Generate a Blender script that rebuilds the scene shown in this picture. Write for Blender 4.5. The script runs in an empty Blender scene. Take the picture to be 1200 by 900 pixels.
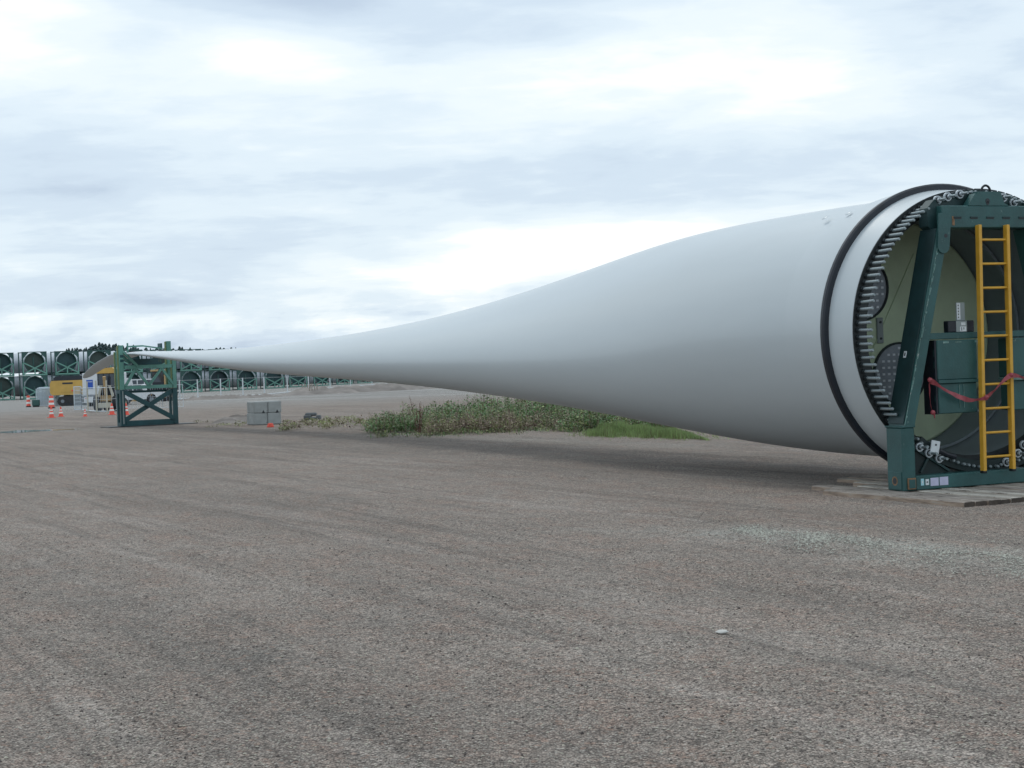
import bpy, bmesh, math, random
import numpy as np
from mathutils import Vector, Matrix
random.seed(7); rng = np.random.default_rng(7)
S = bpy.context.scene
COL = S.collection
R = math.radians

# ------------------------------------------------------------------ camera
F, EYE, ROLL, PITCH = 1800.0, 1.85, .0375, math.atan(16/1800)
fwd = np.array([0, math.cos(PITCH), -math.sin(PITCH)])
_r0 = np.array([1., 0, 0]); _u0 = np.cross(_r0, fwd)
rt = _r0*math.cos(ROLL) - _u0*math.sin(ROLL); up = np.cross(rt, fwd)
CAM = np.array([0, 0, EYE])
def ray(x, y):
    d = fwd + rt*(x-600)/F - up*(y-450)/F
    return d/np.linalg.norm(d)
def G(x, y, h=0):                       # a point of level ground
    d = ray(x, y); return Vector(CAM + d*(h-EYE)/d[2])
def AT(x, y, D):                        # a point at distance D down the yard
    d = ray(x, y); return Vector(CAM + d*D/d[1])
cam = bpy.data.cameras.new('camera'); co = bpy.data.objects.new('camera', cam); COL.objects.link(co)
cam.lens = F/1200*36; cam.sensor_width = 36; cam.clip_start = .1; cam.clip_end = 6000
m = Matrix((Vector(rt), Vector(up), Vector(-fwd))).transposed().to_4x4(); m.translation = Vector(CAM)
co.matrix_world = m
S.camera = co
S.view_settings.view_transform = 'Standard'; S.view_settings.look = 'None'
S.view_settings.exposure = 0.0; S.view_settings.gamma = 1.0; S.view_settings.use_curve_mapping = False

# ------------------------------------------------------------------ sky
SUN_EL, SUN_AZ = R(58), R(-20)          # azimuth from +Y, clockwise
W = bpy.data.worlds.new('World'); S.world = W; W.use_nodes = True
nt = W.node_tree; N = nt.nodes; Lk = nt.links; N.clear()
def nd(t, **k):
    n = N.new(t)
    for a, b in k.items(): setattr(n, a, b)
    return n
def mth(op, a, b=None, c=None, clamp=False, tree=None):
    n = (tree or nt).nodes.new('ShaderNodeMath'); n.operation = op; n.use_clamp = clamp
    for i, v in enumerate((a, b, c)):
        if v is None: continue
        if isinstance(v, (int, float)): n.inputs[i].default_value = v
        else: (tree or nt).links.new(v, n.inputs[i])
    return n.outputs[0]
sky = nd('ShaderNodeTexSky', sky_type='NISHITA', sun_disc=False, sun_elevation=SUN_EL, sun_rotation=SUN_AZ, air_density=1.2, dust_density=2.0)
tc = nd('ShaderNodeTexCoord'); sep = nd('ShaderNodeSeparateXYZ'); Lk.new(tc.outputs['Generated'], sep.inputs[0])
X, Y, Z = sep.outputs
az = mth('ARCTAN2', X, Y); el = mth('ARCSINE', Z)
zc = mth('MAXIMUM', Z, .0)
den = mth('ADD', zc, .16)
cx = nd('ShaderNodeCombineXYZ'); Lk.new(mth('DIVIDE', X, den), cx.inputs[0]); Lk.new(mth('DIVIDE', Y, den), cx.inputs[1])
def noise(vec, scale, detail=6, rough=.55, sx=1, sy=1, loc=(0, 0, 0), dist=0.):
    mp = nd('ShaderNodeMapping'); mp.inputs['Scale'].default_value = (sx, sy, 1); mp.inputs['Location'].default_value = loc
    Lk.new(vec, mp.inputs[0]); n = nd('ShaderNodeTexNoise'); n.inputs['Scale'].default_value = scale
    n.inputs['Detail'].default_value = detail; n.inputs['Roughness'].default_value = rough; n.inputs['Distortion'].default_value = dist
    Lk.new(mp.outputs[0], n.inputs['Vector']); return n.outputs[0]
big = noise(cx.outputs[0], 1.15, 8, .54, 1.0, 1.0, (2.3, 1.1, 0), .25)
fine = noise(cx.outputs[0], 8.5, 9, .60, .7, 1.2, (1.3, 4, 1), .5)
mid = noise(cx.outputs[0], 3.1, 8, .52, .8, 1.1, (5.3, 0, 3), .3)
def blob(px, py, wx, wy, amp, tilt=0.):
    a0 = (px-600)/F; e0 = (434-.0375*(px-600)-py)/F
    da = mth('SUBTRACT', az, a0); de = mth('SUBTRACT', el, e0)
    de = mth('SUBTRACT', de, mth('MULTIPLY', da, tilt))
    q = mth('ADD', mth('POWER', mth('MULTIPLY', da, F/wx), 2), mth('POWER', mth('MULTIPLY', de, F/wy), 2))
    return mth('MULTIPLY', mth('EXPONENT', mth('MULTIPLY', q, -1)), amp)
tot = mth('MULTIPLY_ADD', mth('SUBTRACT', big, .5), 1.35, mth('MULTIPLY', mth('SUBTRACT', mid, .5), .85))
tot = mth('MULTIPLY_ADD', mth('SUBTRACT', fine, .5), .30, tot)
for b in [(60, 60, 110, 70, .34), (330, 75, 140, 42, .42, -.15), (800, 80, 220, 50, .30, .12), (950, 110, 90, 40, .12), (660, 300, 260, 38, .62, .12), (330, 380, 160, 8, .2),
          (360, 12, 180, 26, -.34, -.1), (640, 40, 90, 60, -.15), (150, 250, 260, 60, -.13), (420, 210, 200, 26, -.12), (1080, 30, 160, 50, -.28), (820, 190, 260, 34, -.16),
          (70, 362, 180, 12, -.14), (390, 345, 120, 10, -.12), (200, 400, 170, 12, -.08), (1150, 170, 100, 60, -.06)]:
    tot = mth('ADD', tot, blob(*b))
ce = nd('ShaderNodeCombineXYZ'); Lk.new(mth('MULTIPLY', az, 16), ce.inputs[0]); Lk.new(mth('MULTIPLY', el, 42), ce.inputs[1])
cum = noise(ce.outputs[0], 1.0, 9, .58, 1, 1, (3.1, 7.7, 0), .2)
lowband = mth('EXPONENT', mth('MULTIPLY', mth('POWER', mth('MULTIPLY', mth('SUBTRACT', el, .030), 36), 2), -1))
tot = mth('ADD', tot, mth('MULTIPLY', mth('MULTIPLY', mth('SUBTRACT', cum, .49), 1.9), lowband))
cr = nd('ShaderNodeValToRGB'); e = cr.color_ramp; e.interpolation = 'EASE'
e.elements[0].position = .0; e.elements[0].color = (.54, .655, .80, 1)
e.elements[1].position = 1.; e.elements[1].color = (1.06, 1.09, 1.09, 1)
for p, c in ((.36, (.68, .805, .93, 1)), (.56, (.785, .905, 1.0, 1)), (.78, (.90, .995, 1.05, 1))):
    q = e.elements.new(p); q.color = c
Lk.new(mth('ADD', tot, .545), cr.inputs[0])
bgs = nd('ShaderNodeBackground'); bgs.inputs[1].default_value = .1; Lk.new(sky.outputs[0], bgs.inputs[0])
bgc = nd('ShaderNodeBackground'); bgc.inputs[1].default_value = 1.0; Lk.new(cr.outputs[0], bgc.inputs[0])
mx = nd('ShaderNodeMixShader'); mx.inputs[0].default_value = .93
Lk.new(bgs.outputs[0], mx.inputs[1]); Lk.new(bgc.outputs[0], mx.inputs[2])
wo = nd('ShaderNodeOutputWorld'); Lk.new(mx.outputs[0], wo.inputs[0])
sl = bpy.data.lights.new('sun', 'SUN'); sl.energy = 1.0; sl.angle = R(20); sl.color = (1, .97, .92)
so = bpy.data.objects.new('sun', sl); COL.objects.link(so)
sd = Vector((math.sin(SUN_AZ)*math.cos(SUN_EL), math.cos(SUN_AZ)*math.cos(SUN_EL), math.sin(SUN_EL)))
so.rotation_euler = sd.to_track_quat('Z', 'Y').to_euler()

# ------------------------------------------------------------------ materials
MATS = {}
def mat(name, col, rough=.6, metal=0., var=.0, vs=3., wear=None, wcol=(.4, .4, .38), ws=9., bump=0., bs=40., spec=.5, emit=None, island=0., alpha=None, stretch=(1, 1, 1), transl=0., coat=0.):
    M = bpy.data.materials.new(name); M.use_nodes = True; t = M.node_tree; n = t.nodes; l = t.links
    p = n['Principled BSDF']; p.inputs['Roughness'].default_value = rough; p.inputs['Metallic'].default_value = metal
    p.inputs['Specular IOR Level'].default_value = spec; p.inputs['Coat Weight'].default_value = coat
    c4 = (*col, 1)
    tcn = n.new('ShaderNodeTexCoord'); mp = n.new('ShaderNodeMapping'); mp.inputs['Scale'].default_value = stretch
    l.new(tcn.outputs['Object'], mp.inputs[0])
    def nz(sc, det=5, rg=.6):
        q = n.new('ShaderNodeTexNoise'); q.inputs['Scale'].default_value = sc; q.inputs['Detail'].default_value = det; q.inputs['Roughness'].default_value = rg
        l.new(mp.outputs[0], q.inputs['Vector']); return q.outputs[0]
    def mix(fac, a, b, mode='MIX'):
        q = n.new('ShaderNodeMix'); q.data_type = 'RGBA'; q.blend_type = mode
        for s, v in ((q.inputs[0], fac), (q.inputs[6], a), (q.inputs[7], b)):
            if isinstance(v, (int, float, tuple)): s.default_value = v
            else: l.new(v, s)
        return q.outputs[2]
    cur = c4
    if var:
        lo = tuple(max(0, c*(1-var)) for c in col)+(1,); hi = tuple(min(1, c*(1+var)) for c in col)+(1,)
        mr = n.new('ShaderNodeMapRange'); mr.inputs[1].default_value = .3; mr.inputs[2].default_value = .7; l.new(nz(vs), mr.inputs[0])
        cur = mix(mr.outputs[0], lo, hi)
    if island:
        g = n.new('ShaderNodeNewGeometry'); h = n.new('ShaderNodeHueSaturation')
        v = n.new('ShaderNodeMapRange'); v.inputs[3].default_value = 1-island; v.inputs[4].default_value = 1+island
        l.new(g.outputs['Random Per Island'], v.inputs[0]); l.new(v.outputs[0], h.inputs['Value'])
        v2 = n.new('ShaderNodeMapRange'); v2.inputs[3].default_value = .5-.06*island; v2.inputs[4].default_value = .5+.05*island
        l.new(g.outputs['Random Per Island'], v2.inputs[0]); l.new(v2.outputs[0], h.inputs['Hue'])
        if isinstance(cur, tuple): h.inputs['Color'].default_value = cur
        else: l.new(cur, h.inputs['Color'])
        cur = h.outputs[0]
    if wear is not None:
        mr = n.new('ShaderNodeMapRange'); mr.inputs[1].default_value = wear; mr.inputs[2].default_value = wear+.05; l.new(nz(ws, 8, .7), mr.inputs[0])
        cur = mix(mr.outputs[0], cur, (*wcol, 1))
    if isinstance(cur, tuple): p.inputs['Base Color'].default_value = cur
    else: l.new(cur, p.inputs['Base Color'])
    if bump:
        b = n.new('ShaderNodeBump'); b.inputs['Strength'].default_value = bump; b.inputs['Distance'].default_value = .02
        l.new(nz(bs), b.inputs['Height']); l.new(b.outputs[0], p.inputs['Normal'])
    if alpha is not None: p.inputs['Alpha'].default_value = alpha
    if transl:
        tr = n.new('ShaderNodeBsdfTranslucent'); ms = n.new('ShaderNodeMixShader'); ms.inputs[0].default_value = transl
        if isinstance(cur, tuple): tr.inputs[0].default_value = cur
        else: l.new(cur, tr.inputs[0])
        l.new(p.outputs[0], ms.inputs[1]); l.new(tr.outputs[0], ms.inputs[2]); l.new(ms.outputs[0], n['Material Output'].inputs[0])
    MATS[name] = M; return M
mat('teal_paint', (.024, .088, .086), .42, 0, .25, 2.2, .635, (.12, .20, .19), 14, .15, 30, island=0)
mat('teal_worn_edge', (.13, .24, .22), .5, 0, .4, 9, .56, (.42, .46, .43), 22)
mat('dark_teal', (.010, .036, .038), .5, 0, .3, 3, .70, (.10, .13, .12), 18)
mat('deep_black_green', (.006, .018, .019), .6, 0, .3, 3)
mat('stand_green', (.012, .062, .070), .5, 0, .25, 2)
mat('truss_green', (.115, .285, .235), .55, 0, .25, 1.2, .64, (.30, .36, .20), 3)
mat('truss_olive', (.22, .27, .13), .6, 0, .25, 1.5)
mat('far_light_green', (.15, .33, .27), .6, 0, .15, .4)
mat('far_dark_green', (.035, .10, .09), .6, 0, .15, .4)
mat('gelcoat', (.500, .550, .572), .36, 0, .035, .9, spec=.5, coat=.12, stretch=(1, .12, 1), wear=.70, wcol=(.44, .475, .49), ws=5)
mat('gelcoat_far', (.46, .50, .54), .5, 0, .03, .2)
mat('rubber', (.010, .014, .022), .42, 0, .3, 5, bump=.2, bs=60)
mat('zinc', (.27, .32, .335), .5, .5, .25, 30)
mat('washer', (.50, .55, .58), .45, .4, .3, 25)
mat('dark_steel', (.028, .036, .040), .5, .5, .3, 10)
mat('flange_steel', (.03, .036, .038), .5, .4, .3, 6)
mat('laminate', (.50, .60, .42), .65, 0, .16, 1.1, bump=.15, bs=12)
mat('inner_wall', (.21, .25, .27), .6, 0, .2, .8, bump=.2, bs=9)
mat('tread_plate', (.24, .27, .30), .4, .5, .2, 8)
mat('tread_bump', (.62, .66, .70), .4, .5)
mat('label_white', (.62, .66, .68), .5, 0, .1, 12)
mat('label_lilac', (.50, .50, .66), .45, 0, .08, 12)
mat('label_cyan', (.35, .62, .68), .45)
mat('label_grey', (.24, .28, .28), .5)
mat('ink', (.03, .035, .04), .6)
mat('yellow_paint', (.62, .34, .035), .42, 0, .12, 5, .70, (.25, .13, .03), 20)
mat('tape_red', (.45, .10, .12), .45, 0, .2, 9, transl=.35)
mat('old_wood_end', (.07, .055, .045), .9, 0, .4, 9)
mat('old_wood_side', (.34, .26, .20), .9, 0, .5, 3, .58, (.36, .32, .27), 3, .5, 30, stretch=(9, 1, 9))
for q_, c_ in enumerate(((.38, .34, .29), (.50, .46, .40), (.31, .27, .235))): mat('old_wood_%s' % 'abc'[q_], c_, .85, 0, .5, 2.2, .55, (.11, .085, .07), 3.0, .6, 30, stretch=(9, 1, 9))
mat('old_wood', (.34, .30, .255), .85, 0, .5, 2.2, .56, (.13, .10, .08), 3.0, .6, 30, stretch=(9, 1, 9))
mat('rust', (.22, .13, .07), .8, 0, .4, 20)
mat('concrete', (.36, .38, .375), .9, 0, .18, 2.5, .64, (.17, .18, .18), 3, .4, 18)
mat('concrete_dark', (.12, .13, .135), .9, 0, .2, 4)
mat('machine_yellow', (.60, .37, .09), .5, 0, .12, 1.2)
mat('machine_tan', (.46, .31, .15), .55, 0, .15, 1.2)
mat('machine_dark', (.02, .028, .04), .5, 0, .2, 2)
mat('beige_paint', (.48, .46, .38), .5, 0, .1, 1)
mat('tyre', (.025, .027, .032), .8, 0, .2, 6)
mat('track_steel', (.05, .05, .052), .6, .5, .3, 5)
mat('white_paint', (.68, .70, .72), .35, 0, .04, 1, coat=.2)
mat('grey_trim', (.22, .25, .28), .5)
mat('window_glass', (.018, .035, .055), .08, 0, spec=.8)
mat('sign_blue', (.02, .09, .45), .4)
mat('orange_plastic', (.80, .095, .055), .5, 0, .08, 6)
mat('cone_white', (.78, .76, .72), .4)
mat('wire', (.62, .69, .74), .45, .5, .1, 3)
mat('fence_steel', (.62, .66, .68), .5, .2)
mat('stone_pale', (.50, .49, .46), .85, 0, .15, 8)
mat('stones', (.25, .22, .19), .9, 0, island=.8)
mat('bark', (.05, .04, .032), .9, 0, .3, 4)
mat('conifer', (.055, .095, .095), .8, 0, .3, .4, island=.45)
mat('leaf_green', (.105, .190, .068), .6, 0, .35, .7, island=.5, transl=.25)
mat('leaf_olive', (.25, .28, .12), .7, 0, .3, .9, island=.45, transl=.2)
mat('dry_stem', (.27, .21, .165), .8, 0, .3, .8, island=.5, transl=.1)
mat('red_stem', (.13, .06, .05), .8, 0, .3, 2, island=.4)
mat('grass', (.22, .30, .115), .6, 0, .25, 1.2, island=.4, transl=.35)
mat('dry_grass', (.19, .18, .10), .8, 0, .3, 1.2, island=.4, transl=.2)
M = MATS

# ground: compacted gravel
def ground_mat():
    g = bpy.data.materials.new('gravel_ground'); g.use_nodes = True; t = g.node_tree; n = t.nodes; l = t.links
    p = n['Principled BSDF']; p.inputs['Roughness'].default_value = .93; p.inputs['Specular IOR Level'].default_value = .25
    geo = n.new('ShaderNodeNewGeometry'); pos = geo.outputs['Position']
    def nz(sc, det=4, rg=.55, s=(1, 1, 1), rot=0., off=(0, 0, 0), dist=0.):
        mp = n.new('ShaderNodeMapping'); mp.vector_type = 'TEXTURE'; mp.inputs['Scale'].default_value = tuple(1/q for q in s); mp.inputs['Rotation'].default_value = (0, 0, rot); mp.inputs['Location'].default_value = off
        l.new(pos, mp.inputs[0]); q = n.new('ShaderNodeTexNoise'); q.inputs['Scale'].default_value = sc; q.inputs['Detail'].default_value = det
        q.inputs['Roughness'].default_value = rg; q.inputs['Distortion'].default_value = dist; l.new(mp.outputs[0], q.inputs['Vector']); return q.outputs[0]
    def rmp(v, a, b, c=0., d=1.):
        q = n.new('ShaderNodeMapRange'); l.new(v, q.inputs[0])
        for i, w in enumerate((a, b, c, d)): q.inputs[i+1].default_value = w
        return q.outputs[0]
    def mix(f, a, b, mode='MIX'):
        q = n.new('ShaderNodeMix'); q.data_type = 'RGBA'; q.blend_type = mode
        for s, v in ((q.inputs[0], f), (q.inputs[6], a), (q.inputs[7], b)):
            if isinstance(v, (int, float, tuple)): s.default_value = v
            else: l.new(v, s)
        return q.outputs[2]
    def vor(sc, feat='F1'):
        v = n.new('ShaderNodeTexVoronoi'); v.feature = feat; v.inputs['Scale'].default_value = sc; l.new(pos, v.inputs['Vector']); return v
    fine = nz(14, 8, .75); brkf = rmp(fine, .40, .60, .35, 1.15)
    def lay(v, a, b, k, col):
        return mix(mth('MULTIPLY', rmp(v, a, b, 0, k), brkf, tree=t, clamp=True), base, col)
    base = mix(rmp(nz(.35, 5, .6, (1, .5, 1), .49), .36, .64), (0.232, 0.195, 0.167, 1), (0.301, 0.259, 0.225, 1))
    base = lay(nz(1.9, 7, .72, (1, .6, 1), .49, dist=.6), .46, .64, .75, (0.282, 0.194, 0.153, 1))
    base = lay(nz(.9, 6, .62, (1, .07, 1), .49, (4, 1, 0)), .53, .61, .55, (0.168, 0.144, 0.125, 1))
    base = lay(nz(2.9, 6, .66, (1, .035, 1), .47, (1, 5, 0)), .55, .60, .62, (0.145, 0.126, 0.111, 1))
    base = lay(nz(1.5, 5, .6, (1, .05, 1), .52, (9, 3, 0)), .55, .63, .60, (0.361, 0.317, 0.282, 1))
    base = lay(nz(3.0, 8, .78, (1, .6, 1), .49, (2, 8, 0)), .53, .66, .70, (0.127, 0.110, 0.098, 1))
    at = n.new('ShaderNodeVertexColor'); at.layer_name = 'zone'; sc = n.new('ShaderNodeSeparateColor'); l.new(at.outputs[0], sc.inputs[0])
    brk = nz(2.2, 6, .7)
    pale = mth('MULTIPLY', sc.outputs[0], rmp(brk, .38, .62, .15, 1.), tree=t)
    base = mix(pale, base, (.35, .34, .305, 1))
    damp_and_shade = mth('MULTIPLY', sc.outputs[1], rmp(nz(1.3, 6, .7, off=(3, 3, 0)), .36, .62, .1, .85), tree=t)
    base = mix(damp_and_shade, base, (.150, .135, .120, 1))
    base = mix(sc.outputs[2], base, mix(rmp(nz(.12, 5, .6, (.35, 1, 1)), .35, .65), (.27, .26, .245, 1), (.37, .365, .35, 1)))
    # single grains
    v1 = vor(80); s1 = n.new('ShaderNodeSeparateColor'); l.new(v1.outputs['Color'], s1.inputs[0])
    v2 = vor(30); s2 = n.new('ShaderNodeSeparateColor'); l.new(v2.outputs['Color'], s2.inputs[0])
    base = mix(1., base, mix(rmp(s1.outputs[0], 0, 1), (.40, .40, .40, 1), (1.6, 1.6, 1.6, 1)), 'MULTIPLY')
    base = mix(1., base, mix(rmp(s2.outputs[1], 0, 1), (.76, .76, .76, 1), (1.24, 1.24, 1.24, 1)), 'MULTIPLY')
    base = mix(rmp(s1.outputs[1], .88, .96, 0, .6), base, (.50, .47, .42, 1))
    base = mix(rmp(s2.outputs[2], .94, .97, 0, .45), base, (.38, .25, .19, 1))
    base = mix(1., base, mix(rmp(v1.outputs['Distance'], .25, .75), (1.1, 1.1, 1.1, 1), (.5, .5, .5, 1)), 'MULTIPLY')
    l.new(base, p.inputs['Base Color'])
    b1 = n.new('ShaderNodeBump'); b1.inputs['Strength'].default_value = .9; b1.inputs['Distance'].default_value = .006; b1.invert = True; l.new(v1.outputs['Distance'], b1.inputs['Height'])
    b2 = n.new('ShaderNodeBump'); b2.inputs['Strength'].default_value = .6; b2.inputs['Distance'].default_value = .03; l.new(nz(9, 6, .7), b2.inputs['Height']); l.new(b1.outputs[0], b2.inputs['Normal'])
    b3 = n.new('ShaderNodeBump'); b3.inputs['Strength'].default_value = .5; b3.inputs['Distance'].default_value = .12; l.new(nz(1.6, 4, .6), b3.inputs['Height']); l.new(b2.outputs[0], b3.inputs['Normal'])
    l.new(b3.outputs[0], p.inputs['Normal'])
    return g
M['ground'] = ground_mat()

# ------------------------------------------------------------------ mesh helpers
class MB:
    """collects shapes, links them as one mesh object"""
    def __init__(s): s.v = []; s.f = []; s.mi = []; s.mats = []
    def _m(s, m):
        if m not in s.mats: s.mats.append(m)
        return s.mats.index(m)
    def add(s, vs, fs, m=None):
        o = len(s.v); s.v += [tuple(v) for v in vs]; s.f += [tuple(i+o for i in f) for f in fs]; s.mi += [s._m(m)]*len(fs); return s
    def box(s, x0, x1, y0, y1, z0, z1, m=None, ch=0., rot=None, at=None):
        x0, x1 = min(x0, x1), max(x0, x1); y0, y1 = min(y0, y1), max(y0, y1); z0, z1 = min(z0, z1), max(z0, z1)
        if ch <= 0:
            vs = [(x, y, z) for x in (x0, x1) for y in (y0, y1) for z in (z0, z1)]
            fs = [(0, 1, 3, 2), (4, 6, 7, 5), (0, 4, 5, 1), (2, 3, 7, 6), (0, 2, 6, 4), (1, 5, 7, 3)]
        else:
            ch = min(ch, (x1-x0)*.3, (y1-y0)*.3, (z1-z0)*.3)
            bm = bmesh.new(); bmesh.ops.create_cube(bm, size=1)
            bmesh.ops.scale(bm, vec=(x1-x0, y1-y0, z1-z0), verts=bm.verts); bmesh.ops.translate(bm, vec=((x0+x1)/2, (y0+y1)/2, (z0+z1)/2), verts=bm.verts)
            bmesh.ops.bevel(bm, geom=bm.edges[:], offset=ch, segments=1, affect='EDGES')
            bm.verts.ensure_lookup_table(); vs = [v.co.copy() for v in bm.verts]; fs = [[v.index for v in f.verts] for f in bm.faces]; bm.free()
        if rot is not None or at is not None:
            mt = Matrix.Translation(Vector(at or (0, 0, 0))) @ (rot.to_4x4() if rot is not None else Matrix())
            vs = [mt @ Vector(v) for v in vs]
        return s.add(vs, fs, m)
    def beam(s, a, b, w, h, m=None, upv=(0, 0, 1), ch=0.):
        a = Vector(a); b = Vector(b); d = b-a; L = d.length; d.normalize(); upv = Vector(upv)
        if abs(d.dot(upv)) > .98: upv = Vector((0, 1, 0))
        x = d.cross(upv).normalized(); z = x.cross(d).normalized()
        return s.box(-w/2, w/2, 0, L, -h/2, h/2, m, ch, Matrix((x, d, z)).transposed(), a)
    def cyl(s, a, b, r, m=None, n=12, r2=None, cap=True):
        a = Vector(a); b = Vector(b); d = (b-a).normalized(); t = Vector((0, 0, 1)) if abs(d.z) < .9 else Vector((1, 0, 0))
        x = d.cross(t).normalized(); y = d.cross(x); r2 = r if r2 is None else r2
        vs = [a+(x*math.cos(i*2*math.pi/n)+y*math.sin(i*2*math.pi/n))*r for i in range(n)]+[b+(x*math.cos(i*2*math.pi/n)+y*math.sin(i*2*math.pi/n))*r2 for i in range(n)]
        fs = [(i, (i+1) % n, n+(i+1) % n, n+i) for i in range(n)]
        if cap: fs += [tuple(range(n))[::-1], tuple(range(n, 2*n))]
        return s.add(vs, fs, m)
    def lathe(s, c, ax, prof, m=None, n=24, a0=0., a1=2*math.pi):
        """prof: (r, along) pairs"""
        c = Vector(c); ax = Vector(ax).normalized(); t = Vector((0, 0, 1)) if abs(ax.z) < .9 else Vector((1, 0, 0))
        x = ax.cross(t).normalized(); y = ax.cross(x); full = abs(a1-a0-2*math.pi) < 1e-6; k = n if full else n+1
        vs = []; fs = []
        for (r, q) in prof:
            for i in range(k):
                t_ = a0+(a1-a0)*i/n; vs.append(c+ax*q+(x*math.cos(t_)+y*math.sin(t_))*r)
        for j in range(len(prof)-1):
            for i in range(n if full else n):
                i2 = (i+1) % k if full else i+1
                fs.append((j*k+i, j*k+i2, (j+1)*k+i2, (j+1)*k+i))
        return s.add(vs, fs, m)
    def prism(s, prof, y0, y1, m=None, axis='y'):
        n = len(prof)
        if axis == 'y': vs = [(x, y0, z) for x, z in prof]+[(x, y1, z) for x, z in prof]
        else: vs = [(y0, x, z) for x, z in prof]+[(y1, x, z) for x, z in prof]
        fs = [tuple(range(n)), tuple(range(n, 2*n))[::-1]]+[(i, i+n, (i+1) % n+n, (i+1) % n) for i in range(n)]
        return s.add(vs, fs, m)
    def mesh(s, name, m=None, smooth=False):
        me = bpy.data.meshes.new(name); me.from_pydata(s.v, [], s.f)
        ms = [m if q is None else q for q in s.mats] or [m]
        for q in ms: me.materials.append(M[q] if isinstance(q, str) else q)
        if len(s.mats) > 1: me.polygons.foreach_set('material_index', s.mi)
        bm = bmesh.new(); bm.from_mesh(me); bmesh.ops.recalc_face_normals(bm, faces=bm.faces)
        bm.to_mesh(me); bm.free()
        if smooth:
            for p in me.polygons: p.use_smooth = True
            try: me.set_sharp_from_angle(angle=R(38))
            except Exception: pass
        return me
    def build(s, name, m=None, parent=None, smooth=False):
        return obj(name, s.mesh(name, m, smooth), parent)
def obj(name, me, parent=None, loc=None, rz=None, sc=None):
    o = bpy.data.objects.new(name, me); COL.objects.link(o)
    if parent: o.parent = parent
    if loc is not None: o.location = loc
    if rz is not None: o.rotation_euler = (0, 0, rz)
    if sc is not None: o.scale = (sc, sc, sc) if isinstance(sc, (int, float)) else sc
    return o
def tag(o, label=None, cat=None, group=None, kind=None):
    for k, v in (('label', label), ('category', cat), ('group', group), ('kind', kind)):
        if v: o[k] = v
    return o
def thing(name, label, cat, loc=(0, 0, 0), rz=0., group=None):
    o = bpy.data.objects.new(name, None); COL.objects.link(o); o.location = loc; o.rotation_euler = (0, 0, rz); o.empty_display_size = .3
    return tag(o, label, cat, group)
def dup(root, loc=None, rz=None, label=None, group=None):
    kids = {}
    for o in list(COL.objects):
        if o.parent: kids.setdefault(o.parent, []).append(o)
    r = root.copy(); COL.objects.link(r)
    if loc is not None: r.location = loc
    if rz is not None: r.rotation_euler = (0, 0, rz)
    if label: r['label'] = label
    if group: r['group'] = group
    def rec(src, dst):
        for ch in kids.get(src, []):
            c = ch.copy(); COL.objects.link(c); c.parent = dst; rec(ch, c)
    rec(root, r); return r
def big_mesh(name, V, Fq, mats, mi=None, smooth=False):
    V = np.asarray(V, np.float32); Fq = np.asarray(Fq, np.int32); k = Fq.shape[1]
    me = bpy.data.meshes.new(name); me.vertices.add(len(V)); me.vertices.foreach_set('co', V.ravel())
    me.loops.add(Fq.size); me.loops.foreach_set('vertex_index', Fq.ravel())
    me.polygons.add(len(Fq)); me.polygons.foreach_set('loop_start', np.arange(0, Fq.size, k, dtype=np.int32))
    for q in mats: me.materials.append(M[q])
    if mi is not None: me.polygons.foreach_set('material_index', np.asarray(mi, np.int32))
    me.polygons.foreach_set('use_smooth', np.full(len(Fq), smooth))
    me.update(calc_edges=True); return me

# ------------------------------------------------------------------ ground sheet
def zone_fields(x, y):
    """returns pale, damp, far masks at world x, y"""
    def seg(a, b, w):
        a = np.array(a[:2]); b = np.array(b[:2]); d = b-a; L2 = (d**2).sum()
        t = np.clip(((x-a[0])*d[0]+(y-a[1])*d[1])/L2, 0, 1)
        return np.exp(-(((x-a[0]-t*d[0])**2+(y-a[1]-t*d[1])**2)/w**2))
    pale = seg(G(860, 622), G(1190, 652), .55)*.9+seg(G(700, 620), G(860, 622), .5)*.35+seg(G(0, 506), G(70, 505), 2.4)*.6+seg(G(1000, 655), G(1240, 668), .35)*.6
    pale += seg(G(440, 508), G(800, 522), 1.0)*.55
    damp_and_shade = seg(G(250, 760), G(470, 840), .32)*.9+seg(G(130, 700), G(260, 765), .4)*.8+seg(G(0, 640), G(130, 700), .5)*.5+seg(G(560, 800), G(760, 900), .3)*.4
    damp_and_shade += seg(G(180, 566), G(330, 590), 1.1)*.55+seg(G(300, 720), G(700, 745), .3)*.45+seg(G(820, 745), G(1190, 800), .35)*.45+seg(G(330, 518), G(560, 530), 1.6)*.7  # last strip puts the blade's shade on the gravel into the colour
    damp_and_shade += seg(G(0, 497), G(260, 505), 2.)*.45+seg(G(120, 512), G(330, 520), 2.)*.35+seg(G(590, 690), G(1000, 700), .4)*.3+seg(G(0, 860), G(240, 880), .25)*.35
    far = np.clip((y-95)/45, 0, 1)
    return pale, damp_and_shade, far
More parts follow.
